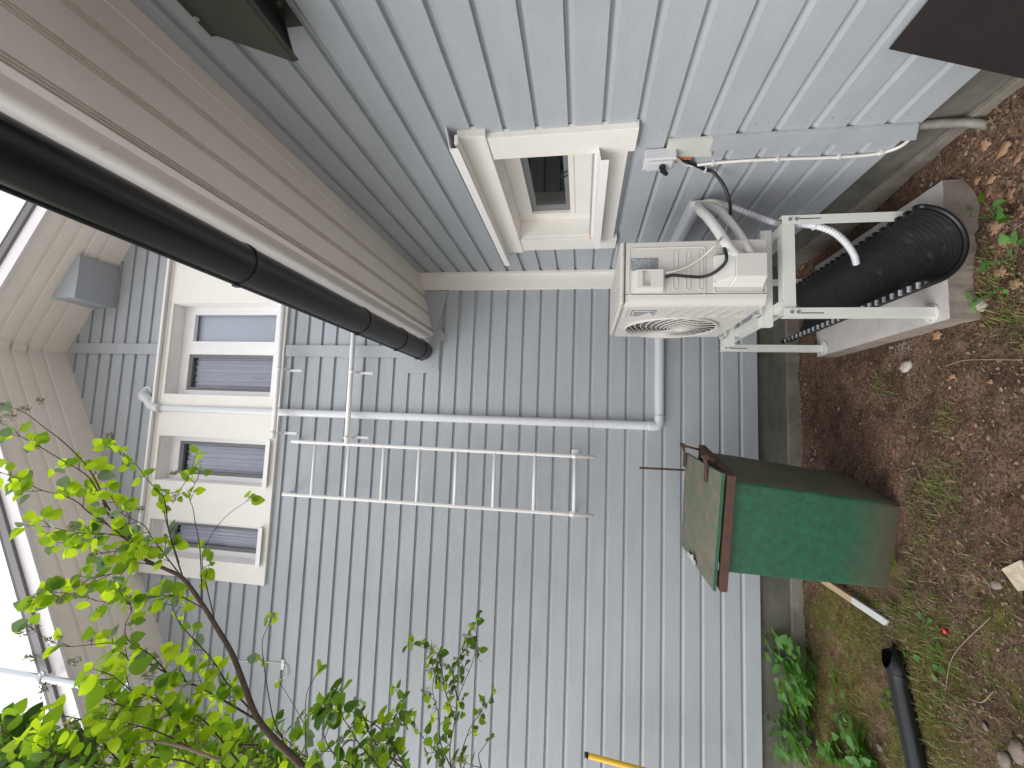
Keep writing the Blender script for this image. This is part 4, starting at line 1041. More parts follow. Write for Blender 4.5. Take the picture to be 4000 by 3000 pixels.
# yellow folding rule / pole
mb = MB(); a, b = at(2283, 2948, Y=3.40), at(2520, 3010, Y=3.40); d = (b - a).normalized(); b = a + d * .9
T = empty('yellow_pole', b, 'yellow plastic pole with black tip leaning against the gable wall', 'pole')
mb.tube([a + d * .025, b], .018, 14); mb.build('pole', YEL, T); mb = MB(); mb.tube([a, a + d * .026], .0195, 14); mb.build('tip', BLACKP, T)
# brown steel sheet leaning on the wing wall, close to the camera
mb = MB(); zt_ = at(3472, 190, X=W - .012); yE = zt_.y; d = Vector((-.38, 0, -1)).normalized()
tp = Vector((W - .014, yE, zt_.z)); L_len = (tp.z - GZ + .02) / -d.z; bt = tp + d * L_len; nrm = Vector((.004, 0, -.001))
sh = Vector((0, -.02, 0))
mb.hexa([tp, Vector((tp.x, -.6, tp.z)), Vector((bt.x, -.6, bt.z)), bt, tp + nrm, Vector((tp.x, -.6, tp.z)) + nrm, Vector((bt.x, -.6, bt.z)) + nrm, bt + nrm])
tag(mb.build('steel_sheet', BROWN), 'dark brown metal sheet leaning against the side wall close to the camera', 'metal sheet')

# antenna mast with wall bracket
T = empty('antenna_mast', (-2.015, 2.8, 3.0), 'galvanised mast pipe standing in front of the barge board behind the lilac leaves', 'mast')
mb = MB(); a = at(560, 2714, Y=2.78); b = at(0, 2622, Y=2.78); d = (b - a).normalized(); mb.tube([a, b + d * 2.0], .024, 16, 0, False); mb.tube([a, b + d * 2.0], .0215, 16, 1, False); mb.build('mast_pipe', [GALV, DARK], T)
for px, py in ((165, 2654), (500, 2700)):
    c = at(px, py, Y=2.78); mb = MB(); mb.tube([c - d * .018, c + d * .018], .032, 14); mb.box((c.x - .055, c.y - .004, c.z - .014), (c.x + .055, c.y + .008, c.z + .014)); mb.disc((c.x - .045, c.y - .01, c.z), (0, -1, 0), .008, .012, 6); mb.disc((c.x + .045, c.y - .01, c.z), (0, -1, 0), .008, .012, 6)
    if px > 300:
        wp = at(778, 2560, Y=D); mb.tube([c, Vector((wp.x, D - .12, wp.z + .03)), Vector((wp.x, D - .03, wp.z))], .012, 8)
        mb.box((wp.x - .13, D - .006, wp.z - .018), (wp.x + .13, D - .0005, wp.z + .018)); mb.box((wp.x - .02, D - .008, wp.z - .1), (wp.x + .02, D - .0062, wp.z + .14)); mb.tube([Vector((wp.x, D - .05, wp.z)), Vector((wp.x - .1, D - .006, wp.z - .02))], .006, 6); mb.tube([Vector((wp.x, D - .05, wp.z)), Vector((wp.x + .1, D - .006, wp.z + .02))], .006, 6)
    else:
        mb.box((c.x - .012, c.y, c.z - .012), (c.x + .012, YO - .045, c.z + .012))
    mb.build('mast_clamp', GALV, T)
cable('antenna_cable', [at(800, 2560, Y=D - .012), at(870, 2580, Y=D - .006), at(1000, 2585, Y=D - .006), at(1100, 2592, Y=D - .008), at(1120, 2605, Y=D - .012), at(1118, 2640, Y=D - .02), at(1095, 2655, Y=D - .03), at(1072, 2662, Y=D - .03)], .0045, CABW, 'thin white cable running along the gable wall to a small clamp', 'cable')
mb = MB(); p = at(1106, 2595, Y=D); mb.box((p.x - .04, D - .010, p.z - .014), (p.x + .04, D - .0005, p.z + .014)); mb.disc((p.x - .025, D - .01, p.z), (0, -1, 0), .005, .004, 8); mb.disc((p.x + .025, D - .01, p.z), (0, -1, 0), .005, .004, 8)
tag(mb.build('cable_clamp', WHITE, None, .001), 'small white two-screw clamp on the siding holding the antenna cable', 'clamp')
# ================================================================ PLANTS
R = random.Random(21)
def rv(s=1.0): return Vector((R.gauss(0, 1), R.gauss(0, 1), R.gauss(0, 1))) * s
OUT = [(0, 0), (.03, .20), (.14, .36), (.32, .43), (.54, .39), (.75, .25), (.91, .10), (1.0, 0)]
def leaf(mb, pos, d, nrm, L, mi=0, fold=.25, curl=.18, wd=1.0):
    d = d.normalized(); s = d.cross(nrm)
    if s.length < 1e-4: s = d.cross(Vector((1, 0, .3)))
    s.normalize(); n = s.cross(d)
    mid = [pos + d * (x * L) - n * (curl * L * x * x) for x, y in OUT]
    lf = [mid[i] + s * (OUT[i][1] * L * wd) + n * (OUT[i][1] * L * fold) for i in range(1, 7)]
    rt = [mid[i] - s * (OUT[i][1] * L * wd) + n * (OUT[i][1] * L * fold) for i in range(1, 7)]
    vs = mid + lf + rt; fs = []
    for o in (8, 14):
        fs.append((0, 1, o) if o == 8 else (0, o, 1))
        for i in range(5):
            q = (1 + i, 2 + i, o + i + 1, o + i); fs.append(q if o == 8 else q[::-1])
        fs.append((6, 7, o + 5) if o == 8 else (6, o + 5, 7))
    mb.add(vs, fs, mi, True)
def leafpair(st, lv, p, d, L, mats_, droop=.3, one=False):
    a = d.cross(Vector((0, 0, 1))); a = a.normalized() if a.length > .05 else Vector((1, 0, 0))
    a = (a + rv(.35)).normalized(); a = (a - d * a.dot(d)).normalized()
    for s in ((1, -1) if not one else (1,)):
        if R.random() < .10: continue
        pd = (a * s + d * R.uniform(.2, .8) + Vector((0, 0, R.uniform(-.25, .35)))).normalized()
        pl_ = L * R.uniform(.25, .4); e = p + pd * pl_
        st.tube([p, e], .0009, 4, 0, False)
        ld = (pd + Vector((0, 0, -droop * R.uniform(0, 2))) + rv(.25)).normalized()
        nn = (Vector((0, 0, 1)) + rv(.45)).normalized()
        leaf(lv, e, ld, nn, L * R.uniform(.8, 1.3), R.choice(mats_), R.uniform(.0, .25), R.uniform(0, .3))
def twig(st, lv, bd, p, d, ln, L, mats_, r=.0022, bud=.1, up=.25, bare=.0):
    n = max(2, int(ln / (L * .55))); pts = [p]; q = p.copy(); dd = d.normalized()
    for i in range(n):
        dd = (dd + rv(.10) + Vector((0, 0, up * .3))).normalized(); q = q + dd * (ln / n); pts.append(q.copy())
        if R.random() > bare: leafpair(st, lv, q, dd, L * (1 - .25 * i / n), mats_)
    st.tube(pts, [r * (1 - .6 * i / n) for i in range(n + 1)], 5, 0, False)
    if R.random() < bud: panicle(st, bd, q, (dd + Vector((0, 0, .6))).normalized(), R.uniform(.03, .06))
    elif R.random() > bare: leaf(lv, q, (dd + rv(.3)).normalized(), Vector((0, 0, 1)) + rv(.5), L * .6, R.choice(mats_))
def panicle(st, bd, p, d, h):
    st.tube([p, p + d * h], .0010, 4, 0, False); a = d.orthogonal().normalized(); b = d.cross(a)
    for i in range(7):
        t_ = i / 7; 
        for k in range(3):
            th = R.uniform(0, 6.28); e = p + d * (h * t_) + (a * math.cos(th) + b * math.sin(th)) * (h * .38 * (1 - t_) + .002) + d * h * .1
            st.tube([p + d * (h * t_), e], .0006, 3, 0, False)
            for c in range(2):
                o = e + rv(.0022); bd.tube([o, o + rv(1).normalized() * .006], .0021, 4, 0)
def wpl(poly, Y0, Y1):
    n = len(poly) - 1; return [at(px, py, Y=Y0 + (Y1 - Y0) * i / n) for i, (px, py) in enumerate(poly)]
def branch(st, lv, bd, pts, r0, r1, L, mats_, gap=.045, tl=(.05, .12), start=.15, bare=0., bud=.1, k=5, sm=5, up=.3):
    c = curve(pts, sm); n = len(c)
    st.tube(c, [r0 + (r1 - r0) * (i / (n - 1)) ** .8 * 1 for i in range(n)], 7, 0, True)
    tot = sum((c[i + 1] - c[i]).length for i in range(n - 1)); acc = 0; nxt = tot * start
    for i in range(n - 1):
        seg = (c[i + 1] - c[i]).length; d = (c[i + 1] - c[i]).normalized()
        while acc + seg > nxt:
            p = c[i] + d * (nxt - acc); nxt += gap * R.uniform(.6, 1.4)
            a = d.orthogonal().normalized(); b = d.cross(a); th = R.uniform(0, 6.28)
            sd_ = (a * math.cos(th) + b * math.sin(th) + d * R.uniform(.3, 1.0) + Vector((0, 0, .25))).normalized()
            if R.random() > bare: twig(st, lv, bd, p, sd_, R.uniform(*tl), L, mats_, bud=bud, up=up)
        acc += seg
    twig(st, lv, bd, c[-1], (c[-1] - c[-2]).normalized(), R.uniform(*tl), L, mats_, bud=bud)
    return c
def plant(name, loc, label, cat, group, st, lv, bd, stm, lvm, trunkname='trunk'):
    T = empty(name, loc, label, cat, group)
    if st.v: st.build(trunkname, stm, T)
    if lv.v: tag(lv.build('leaves', lvm, T), kind='stuff')
    if bd is not None and bd.v: tag(bd.build('flower_buds', BUD, T), kind='stuff')
    return T
# --- the big lilac in front
st, lv, bd = MB(), MB(), MB(); LM = [0, 0, 0, 0, 1, 1, 3]
A1 = [(1400, 3260), (1181, 2995), (1115, 2928), (1060, 2874), (1000, 2795), (950, 2665), (905, 2550), (840, 2440), (790, 2360), (715, 2260), (640, 2220), (560, 2180), (510, 2110), (455, 2040), (415, 2000)]
c = wpl(A1, 2.0, 1.85); cc = curve(c, 4); n = len(cc)
st.tube(cc, [.017 - .012 * (i / (n - 1)) ** .9 for i in range(n)], 9)
root = cc[0]; st.tube(curve([Vector((root.x + .02, root.y, GZ - .05)), Vector((root.x + .06, root.y + .02, -.7)), root.lerp(Vector((root.x, root.y, -.2)), .4), root], 6), .019, 9)
def br(poly, Y0, Y1, r0, r1, L=.060, **k): return branch(st, lv, bd, wpl(poly, Y0, Y1), r0, r1, L, k.pop('m', LM), **k)
br([(415, 2000), (385, 1900), (330, 1810), (240, 1720), (180, 1675), (100, 1615), (12, 1579)], 1.85, 1.75, .0045, .0015, gap=.15, tl=(.02, .06), bare=.5, bud=.5, start=.1)
br([(430, 1995), (370, 1900), (330, 1850), (230, 1790), (120, 1725), (60, 1700), (-40, 1685)], 1.86, 1.75, .004, .0015, gap=.075, tl=(.03, .07), bare=.2, L=.052)
br([(500, 2110), (420, 2050), (345, 2000), (300, 1960), (240, 1935), (150, 1910), (75, 1870), (-30, 1835)], 1.87, 1.72, .004, .0015, gap=.06, tl=(.03, .08), L=.055)
br([(712, 2250), (681, 2150), (657, 2060), (642, 1952), (600, 1900), (566, 1862), (524, 1808), (434, 1753)], 1.9, 1.95, .0036, .0013, gap=.06, tl=(.02, .06), bare=.25, L=.050)
br([(700, 2200), (650, 2040), (640, 1940), (700, 1915), (741, 1850), (760, 1790)], 1.92, 2.0, .0026, .0012, gap=.085, tl=(.02, .04), bare=.4, L=.045)
br([(790, 2356), (784, 2200), (778, 2120), (762, 2040), (754, 1985), (741, 1940), (772, 1868)], 1.93, 2.02, .003, .0012, gap=.10, tl=(.02, .05), bare=.4, L=.052)
br([(838, 2422), (802, 2265), (790, 2180), (820, 2100), (880, 2020), (960, 1960)], 1.96, 2.1, .003, .0012, gap=.11, tl=(.02, .05), bare=.45, L=.055)
br([(700, 2240), (600, 2110), (560, 2050), (480, 2010), (440, 1950)], 1.9, 1.8, .003, .0012, gap=.055, tl=(.03, .07), L=.052)
br([(995, 2808), (892, 2747), (784, 2687), (657, 2633), (591, 2597), (512, 2585), (490, 2560)], 2.0, 1.75, .0055, .0016, gap=.055, tl=(.04, .10), L=.062)
br([(990, 2785), (892, 2675), (826, 2573), (742, 2482), (693, 2422), (669, 2338)], 2.0, 1.95, .0045, .0014, gap=.07, tl=(.04, .09), bare=.15, L=.055)
br([(657, 2633), (590, 2560), (500, 2500), (490, 2440), (515, 2380), (480, 2330)], 1.85, 1.7, .0030, .0014, gap=.07, tl=(.03, .07), bare=.15, L=.058)
br([(500, 2515), (420, 2512), (340, 2520), (255, 2525), (190, 2500), (130, 2460)], 1.75, 1.65, .0026, .0010, gap=.08, tl=(.03, .06), bare=.3, bud=.5, L=.055)
br([(560, 2180), (480, 2100), (400, 2085), (300, 2080), (200, 2060), (140, 2055)], 1.9, 1.7, .0030, .0012, gap=.05, tl=(.03, .07), L=.056)
br([(640, 2220), (540, 2200), (440, 2240), (350, 2260), (260, 2320), (180, 2345)], 1.9, 1.7, .0030, .0012, gap=.05, tl=(.03, .08), L=.058, bud=.3)
br([(600, 2210), (500, 2150), (400, 2160), (330, 2130), (250, 2120)], 1.92, 1.85, .0026, .0012, gap=.05, tl=(.03, .07), L=.052)
br([(800, 2380), (700, 2330), (600, 2330), (480, 2330), (400, 2350), (330, 2330)], 1.95, 1.8, .0030, .0012, gap=.06, tl=(.03, .07), L=.055)
br([(1115, 2928), (1100, 2880), (1066, 2802), (1036, 2633), (1024, 2512), (1045, 2450)], 1.98, 2.1, .004, .0014, gap=.12, tl=(.02, .05), bare=.5, L=.05)
br([(1250, 3100), (1205, 2960), (1193, 2904), (1196, 2723), (1226, 2651)], 1.9, 2.05, .0035, .0015, gap=.14, tl=(.02, .05), bare=.4, bud=.5, L=.055)
br([(1190, 2830), (1150, 2760), (1100, 2678)], 2.0, 2.05, .002, .001, gap=.3, bare=.8, tl=(.01, .02), L=.03)
# big close leaves in the lower corner
CL = [0, 0, 0, 1, 1]
for poly, Y0, Y1, L in [
    ([(1010, 2912), (930, 2910), (862, 2930), (790, 2958), (723, 2995), (640, 3060)], 2.0, 1.7, .058),
    ([(1000, 3080), (860, 2990), (740, 2920), (620, 2860), (520, 2830), (440, 2810)], 1.8, 1.5, .058),
    ([(900, 3120), (760, 2990), (620, 2960), (470, 2940), (380, 2910), (330, 2880)], 1.7, 1.45, .060),
    ([(800, 3060), (700, 2850), (620, 2740), (520, 2700), (440, 2640)], 1.8, 1.5, .062),
    ([(700, 3100), (560, 3010), (420, 2990), (280, 2970), (180, 2930)], 1.6, 1.4, .060),
    ([(650, 2990), (560, 2830), (500, 2770), (440, 2740)], 1.8, 1.6, .056),
    ([(950, 3000), (830, 2850), (760, 2790), (660, 2760), (560, 2760)], 1.9, 1.7, .060),
    ([(520, 3040), (400, 2900), (330, 2820), (270, 2800)], 1.75, 1.6, .062)]:
    br(poly, Y0, Y1, .0045, .0016, L=L, m=CL, gap=.065, tl=(.04, .10), start=.05)
for px, py, Yp, hh in ((15, 1580, 1.75, .09), (60, 1625, 1.75, .07), (0, 1650, 1.75, .07), (110, 1600, 1.78, .05), (165, 1570, 1.8, .04), (440, 1700, 1.95, .04), (690, 1850, 2.0, .035), (300, 2060, 1.7, .05), (260, 2340, 1.68, .06), (130, 2460, 1.65, .07), (150, 2560, 1.65, .06), (190, 2700, 1.6, .06), (300, 2590, 1.7, .05), (560, 1990, 1.9, .03)):
    panicle(st, bd, at(px, py, Y=Yp), (Vector((.1, 0, 1)) + rv(.25)).normalized(), hh)
plant('lilac_bush', (root.x, root.y, GZ), 'tall lilac bush with lime green leaves reaching across the white windows', 'lilac', 'lilac bushes', st, lv, bd, [BARK], [LEAF, LEAF2, LEAF3, LEAFP])
# pale old branch
mb = MB(); mb.tube(curve(wpl([(860, 2970), (800, 2947), (700, 2915), (600, 2895), (530, 2900)], 1.65, 1.55), 6), [.006] * 10 + [.0045] * 15, 8, 0, False)
_o = mb.build('dead_branch', BARKL); tag(_o, 'pale bare dead branch lying among the lower lilac leaves', 'branch')

# --- second lilac: lower, further back, in front of the siding
st, lv, bd = MB(), MB(), MB(); LM = [1, 1, 2, 2, 0]
for poly, Y0, Y1, L, g_ in [
    ([(1900, 3300), (1763, 3000), (1777, 2814), (1796, 2711), (1850, 2573), (1862, 2458)], 2.75, 2.75, .052, .075),
    ([(1800, 3300), (1729, 2988), (1663, 2892), (1591, 2808), (1555, 2711)], 2.6, 2.5, .050, .065),
    ([(1777, 2814), (1740, 2700), (1722, 2600), (1700, 2545), (1640, 2525)], 2.75, 2.7, .048, .05),
    ([(1790, 2740), (1770, 2640), (1800, 2560), (1830, 2530)], 2.75, 2.7, .045, .05),
    ([(1850, 3200), (1800, 3000), (1826, 2868), (1868, 2796), (1905, 2745)], 2.75, 2.8, .045, .09),
    ([(1763, 3000), (1720, 2900), (1715, 2800), (1690, 2700), (1700, 2620)], 2.7, 2.7, .045, .055),
    ([(1650, 3100), (1560, 2960), (1490, 2850), (1390, 2790), (1330, 2735)], 2.2, 2.1, .055, .055),
    ([(1600, 3150), (1480, 3000), (1400, 2900), (1350, 2820), (1310, 2780)], 2.0, 2.0, .058, .05),
    ([(1500, 3150), (1400, 3010), (1300, 2940), (1260, 2850), (1280, 2780)], 1.9, 1.9, .060, .05),
    ([(1400, 3150), (1290, 3030), (1200, 2960), (1130, 2900), (1080, 2860)], 2.1, 2.1, .058, .045),
    ([(1700, 3150), (1600, 3000), (1520, 2950), (1480, 2880), (1530, 2800)], 2.4, 2.3, .052, .05),
    ([(1650, 3080), (1560, 2990), (1490, 2930), (1440, 2860), (1420, 2800)], 2.2, 2.2, .055, .05),
    ([(1950, 3200), (1900, 3060), (1870, 2960), (1880, 2930)], 2.1, 2.1, .060, .10)]:
    branch(st, lv, bd, wpl(poly, Y0, Y1), .0045, .0014, L, LM, gap=g_, tl=(.03, .08), start=.25, bud=.25)
b0 = at(1850, 3200, Y=2.6)
st.tube(curve([Vector((b0.x - .1, 2.55, GZ - .03)), Vector((b0.x - .06, 2.58, -.9)), b0], 6), .014, 8)
plant('lilac_bush', (b0.x - .1, 2.55, GZ), 'shorter dark green lilac bush spreading in front of the grey siding near the yellow pole', 'lilac', 'lilac bushes', st, lv, bd, [BARK], [LEAF, LEAF2, LEAF3, LEAFP])
# --- third: dense bush behind, and dark tree against the sky
st, lv, bd = MB(), MB(), MB(); LM = [0, 1, 1, 1, 2]
rr = random.Random(4)
for i in range(20):
    ex = rr.uniform(560, 1150); ey = rr.uniform(2740, 3020) - max(0, (ex - 900) * -.0); Yd = rr.uniform(2.3, 3.0)
    ey = max(ey, 2985 - (1100 - ex) * .62 if ex > 700 else 2740)
    poly = [(ex + 520, ey + 330), (ex + 250, ey + 150), (ex + 110, ey + 70), (ex, ey)]
    branch(st, lv, bd, wpl(poly, Yd, Yd - .05), .0035, .0013, .048, LM, gap=.055, tl=(.04, .09), start=.35, bud=.3)
b0 = at(1400, 3300, Y=2.8); st.tube([Vector((b0.x, 2.8, GZ - .03)), b0], .014, 8)
plant('lilac_bush', (b0.x, 2.8, GZ), 'dense leafy lilac bush in the lower corner between the tall lilac and the house', 'lilac', 'lilac bushes', st, lv, bd, [BARK], [LEAF, LEAF2, LEAF3, LEAFP])
st, lv, bd = MB(), MB(), MB(); LM = [0, 1, 1, 2]
for i in range(15):
    ex = rr.uniform(-80, 220); ey = rr.uniform(2800, 3020) + max(0, ex - 120) * .15; Yd = rr.uniform(1.5, 2.4)
    poly = [(ex + 420, ey + 330), (ex + 220, ey + 150), (ex + 90, ey + 70), (ex, ey)]
    branch(st, lv, bd, wpl(poly, Yd, Yd - .05), .0035, .0013, .058, LM, gap=.055, tl=(.05, .10), start=.4, bud=.1)
b0 = at(1000, 3700, Y=2.1); st.tube(curve([Vector((b0.x, 2.1, GZ - .03)), b0, at(600, 3250, Y=2.0)], 5), .02, 8)
plant('leafy_tree', (b0.x, 2.1, GZ), 'dark green tree crown against the white sky at the edge of the roof', 'tree', None, st, lv, bd, [BARK], [LEAF2, LEAF3, LEAF4, LEAFP])

# ================================================================ GROUND COVER
def gpt_(px, py): 
    p = at(px, py, Z=GZ); 
    for _ in range(3): p = at(px, py, Z=gh(p.x, p.y))
    return p
def inblock(x, y):
    return (sx0 - .02 < x < sx1 + .02 and sy0 - .02 < y < sy1 + .02) or y > D + .0 or x > W or (-.86 < x < -.22 and 2.55 < y < 3.12)
# weeds
def weed(px, py, n, L, h, label, mi=(0,), group='weeds growing in the soil', spread=.05, droop=.2):
    p = gpt_(px, py); st, lv = MB(), MB()
    for i in range(n):
        a = R.uniform(0, 6.28); hh = h * R.uniform(.4, 1.1); d = Vector((math.cos(a) * spread, math.sin(a) * spread, hh))
        pts = [p, p + d * .5 + rv(.004), p + d]; st.tube(pts, .0012, 4, 0, False)
        for t_ in ((.5, .75, 1.0) if h > .08 else (1.0,)):
            q = p + d * t_; k = 2 if h > .08 else 1
            for s in range(k):
                ld = Vector((math.cos(a + s * PI + R.uniform(-.7, .7)), math.sin(a + s * PI + R.uniform(-.7, .7)), R.uniform(-.2, .4)))
                leaf(lv, q, ld, Vector((0, 0, 1)) + rv(.25), L * R.uniform(.6, 1.15), R.choice(mi), .15, .2, .85)
    T = empty('weed_plant', p, label, 'weed', group); st.build('stem', WEED, T); lv.build('leaves', [WEED, LEAF2], T)
weed(3195, 2610, 18, .075, .26, 'bushy green seedling clump against the foundation, nearest the wooden strip', (0, 0, 1), spread=.17)
weed(3185, 2700, 11, .070, .20, 'green seedling clump at the foundation just left of the nearest bushy one', (0, 0, 1), spread=.12)
weed(3175, 2880, 16, .075, .24, 'bushy green seedling clump at the foundation farthest from the green container', (0, 0, 1), spread=.15)
weed(3170, 2800, 8, .055, .14, 'small light seedling between the two bushy clumps at the foundation', (1,), spread=.09)
weed(3270, 2460, 5, .035, .05, 'tiny weed on the soil beside the bushy seedlings', (1,), spread=.05)
weed(3275, 2620, 6, .04, .06, 'small pale weed on the soil in front of the bushy seedlings', (1,), spread=.05)
weed(3310, 2770, 9, .05, .07, 'low green weed between the black downpipe and the foundation', (0, 1), spread=.07)
weed(3290, 2860, 6, .06, .08, 'low broad-leaved weed near the foundation end of the yard', (0,), spread=.06)
weed(3400, 2960, 12, .075, .10, 'light green broad-leaved weed beside the end of the black downpipe', (1, 0), spread=.10)
weed(3300, 2985, 8, .065, .10, 'broad-leaved weed at the very edge beside the foundation clumps', (1, 0), spread=.08)
weed(3480, 2715, 6, .045, .05, 'bright small weed touching the black downpipe', (1,), spread=.05)
weed(3620, 2420, 3, .035, .02, 'flat green leaf rosette beyond the downpipe shoe', (0,), spread=.02)
weed(3575, 2570, 3, .045, .02, 'flat grey-green rosette next to the downpipe shoe', (0,), spread=.03)
weed(3640, 2605, 3, .045, .02, 'flat rosette in the middle of the moss', (0,), spread=.03)
weed(3685, 2575, 3, .04, .02, 'pale flat rosette at the edge of the moss', (1,), spread=.03)
weed(3900, 1130, 7, .035, .06, 'broken green leaves of a weed in front of the half pipe', (0,), spread=.07)
weed(3885, 850, 9, .042, .06, 'green weed sprouting near the corner of the concrete slab', (0, 1), spread=.07)
weed(3960, 1010, 8, .05, .05, 'small green weed among the brown dead leaves', (0,), spread=.06)
weed(3505, 2210, 3, .025, .02, 'tiny sprout at the foot of the green container', (1,), spread=.02)
# grass: blades in patches
gb = MB(); patches = [(3600, 2450, .16, 60), (3560, 2380, .12, 60), (3640, 2600, .22, 90), (3660, 2750, .2, 70), (3500, 2500, .15, 50), (3420, 2700, .2, 70), (3720, 2900, .2, 50), (3590, 2150, .1, 40), (3700, 1900, .07, 55), (3620, 1950, .08, 35), (3880, 1180, .08, 45), (3860, 1050, .06, 40), (3340, 2420, .1, 40), (3520, 2330, .06, 90), (3370, 2850, .15, 50), (3560, 2850, .12, 60), (3800, 2450, .2, 35), (3900, 2750, .2, 35), (3450, 1500, .06, 18), (3700, 1640, .05, 22), (3980, 1250, .06, 30), (3800, 2150, .15, 25)]
for px, py, sp, n in patches:
    c = gpt_(px, py)
    for i in range(int(n * 4)):
        x, y = c.x + R.gauss(0, sp), c.y + R.gauss(0, sp * .8)
        if inblock(x, y): continue
        z = gh(x, y) - .002; l = R.uniform(.015, .06); a = R.uniform(0, 6.28); lean = R.uniform(.4, 1.6)
        d = Vector((math.cos(a) * lean, math.sin(a) * lean, 1)).normalized() * l; wv = Vector((-math.sin(a), math.cos(a), 0)) * R.uniform(.0010, .0022)
        p = Vector((x, y, z)); q = p + d * .55; e = p + d + Vector((math.cos(a), math.sin(a), -.5)) * l * .2
        gb.add([p - wv, p + wv, q + wv, e, q - wv], [(0, 1, 2, 4), (4, 2, 3)], 0 if R.random() < .6 else 1)
# moss tufts: very short blades over mossy soil
for i in range(26000):
    x, y = R.uniform(-2.6, .45), R.uniform(1.5, 3.55)
    if inblock(x, y): continue
    if mn.fractal(Vector((x * 2.2, y * 2.2, 5)), 1, 2, 3) + (.22 if x < -.6 else -.12) < .12 + R.random() * .35: continue
    z = gh(x, y) - .002; l = R.uniform(.006, .022); a = R.uniform(0, 6.28); d = Vector((math.cos(a), math.sin(a), R.uniform(.3, 1.2))).normalized() * l; wv = Vector((-math.sin(a), math.cos(a), 0)) * R.uniform(.0006, .0012)
    p = Vector((x, y, z)); gb.add([p - wv, p + wv, p + d], [(0, 1, 2)], R.choice((0, 1, 1, 2)))
tag(gb.build('grass', [GRASS, GRASSD, mat('moss_blade', (.07, .075, .015), .7)]), 'sparse grass blades and moss tufts over the brown soil', 'grass', kind='stuff')
# gravel and crumbs
def pebble(mb, c, r, mi, flat=.6):
    a = R.uniform(0, 6.28); sx_, sy_, sz_ = r * R.uniform(.8, 1.3), r * R.uniform(.6, 1.0), r * flat * R.uniform(.6, 1.2); ca, sa = math.cos(a), math.sin(a)
    dirs = [(1, 0, 0), (-1, 0, 0), (0, 1, 0), (0, -1, 0), (0, 0, 1), (0, 0, -1), (.7, .7, .45), (-.7, .7, .45), (-.7, -.7, .45), (.7, -.7, .45)]
    vs = []
    for x, y, z in dirs:
        k = R.uniform(.75, 1.1); x, y, z = x * sx_ * k, y * sy_ * k, z * sz_ * k
        vs.append((c.x + x * ca - y * sa, c.y + x * sa + y * ca, c.z + z))
    fs = [(4, 0, 6), (4, 6, 2), (4, 2, 7), (4, 7, 1), (4, 1, 8), (4, 8, 3), (4, 3, 9), (4, 9, 0), (0, 5, 2), (2, 5, 1), (1, 5, 3), (3, 5, 0), (0, 2, 6), (2, 1, 7), (1, 3, 8), (3, 0, 9)]
    mb.add(vs, fs, mi, False)
gm = MB()
for i in range(15000):
    x, y = R.uniform(-2.7, 1.28), R.uniform(1.35, 3.6)
    if inblock(x, y): continue
    edge_ = max(math.exp(-(3.6 - y) / .10), math.exp(-(1.28 - x) / .12) if y < 2.2 else 0)
    if R.random() > .30 + .8 * edge_ + (.1 if mn.noise(Vector((x * 3, y * 3, 1))) > .1 else 0): continue
    r = min(.012, R.paretovariate(2.2) * .0017 * (1 + .9 * edge_)); pebble(gm, Vector((x, y, gh(x, y) + r * .15)), r, R.choice((0, 0, 0, 1, 1, 2, 3) if r > .0025 else (0, 0, 1, 3)))
c = gpt_(3530, 1330)
for i in range(260):
    x, y = c.x + R.gauss(0, .045), c.y + R.gauss(0, .04); r = R.uniform(.002, .005); 
    if not inblock(x, y): pebble(gm, Vector((x, y, gh(x, y) + r * .3)), r, R.choice((2, 2, 4, 1)))
for px, py, n in ((3180, 1780, 26), (3200, 1900, 20), (3590, 590, 14), (3170, 2160, 10), (3420, 2310, 10)):
    c = gpt_(px, py)
    for i in range(n):
        x, y = c.x + R.gauss(0, .05), c.y + R.gauss(0, .03); r = R.uniform(.0025, .006)
        if not inblock(x, y): pebble(gm, Vector((x, y, gh(x, y) + r * .3)), r, 5)
tag(gm.build('gravel', [mat('crumb_brown', (.16, .10, .07), .95, var=.3, vscale=40), mat('crumb_pink', (.30, .195, .15), .9, var=.3, vscale=40), mat('pebble_grey', (.24, .22, .21), .85, var=.3, vscale=40), mat('crumb_dark', (.035, .024, .018), .95), mat('pebble_blue', (.16, .18, .21), .8), mat('chip_white', (.6, .58, .55), .8)]), 'soil crumbs and small gravel strewn over the yard', 'gravel', kind='stuff')
# single stones
def stone(px, py, r, label, m_=None, flat=.45):
    p = gpt_(px, py); me = MB(); n1, n2 = 9, 14; vs = []
    off = Vector((px * .1, py * .1, 0))
    for i in range(n1 + 1):
        for j in range(n2):
            th, ph = PI * i / n1, 2 * PI * j / n2; d = Vector((math.sin(th) * math.cos(ph), math.sin(th) * math.sin(ph), math.cos(th)))
            k = 1 + .35 * mn.noise(d * 1.6 + off); vs.append((d.x * r * k * 1.15, d.y * r * k * .8, d.z * r * flat * k))
    me.add(vs, [(i*n2+j, (i+1)*n2+j, (i+1)*n2+(j+1) % n2, i*n2+(j+1) % n2) for i in range(n1) for j in range(n2)], 0, True)
    o = me.build('stone', m_ or STONE); o.location = p + Vector((0, 0, r * .18)); o.rotation_euler.z = R.uniform(0, 6.28); merge(o, .0001); tag(o, label, 'stone', 'loose stones on the soil')
PALE = mat('stone_pale', (.40, .36, .32), .85, var=.2, vscale=30, bump=.6, bscale=70)
stone(3545, 1432, .034, 'whitish angular stone in the open soil left of the concrete slab', PALE, .5)
stone(3828, 1190, .036, 'pale cream stone beside the slab corner facing the camera', PALE, .4)
stone(3484, 1356, .013, 'small round pinkish pebble by the long edge of the slab', None, .7)
stone(3898, 2284, .024, 'pinkish stone between the moss and the cream board scrap', None)
stone(3985, 2940, .036, 'large pale stone in the bottom right corner', None, .5)
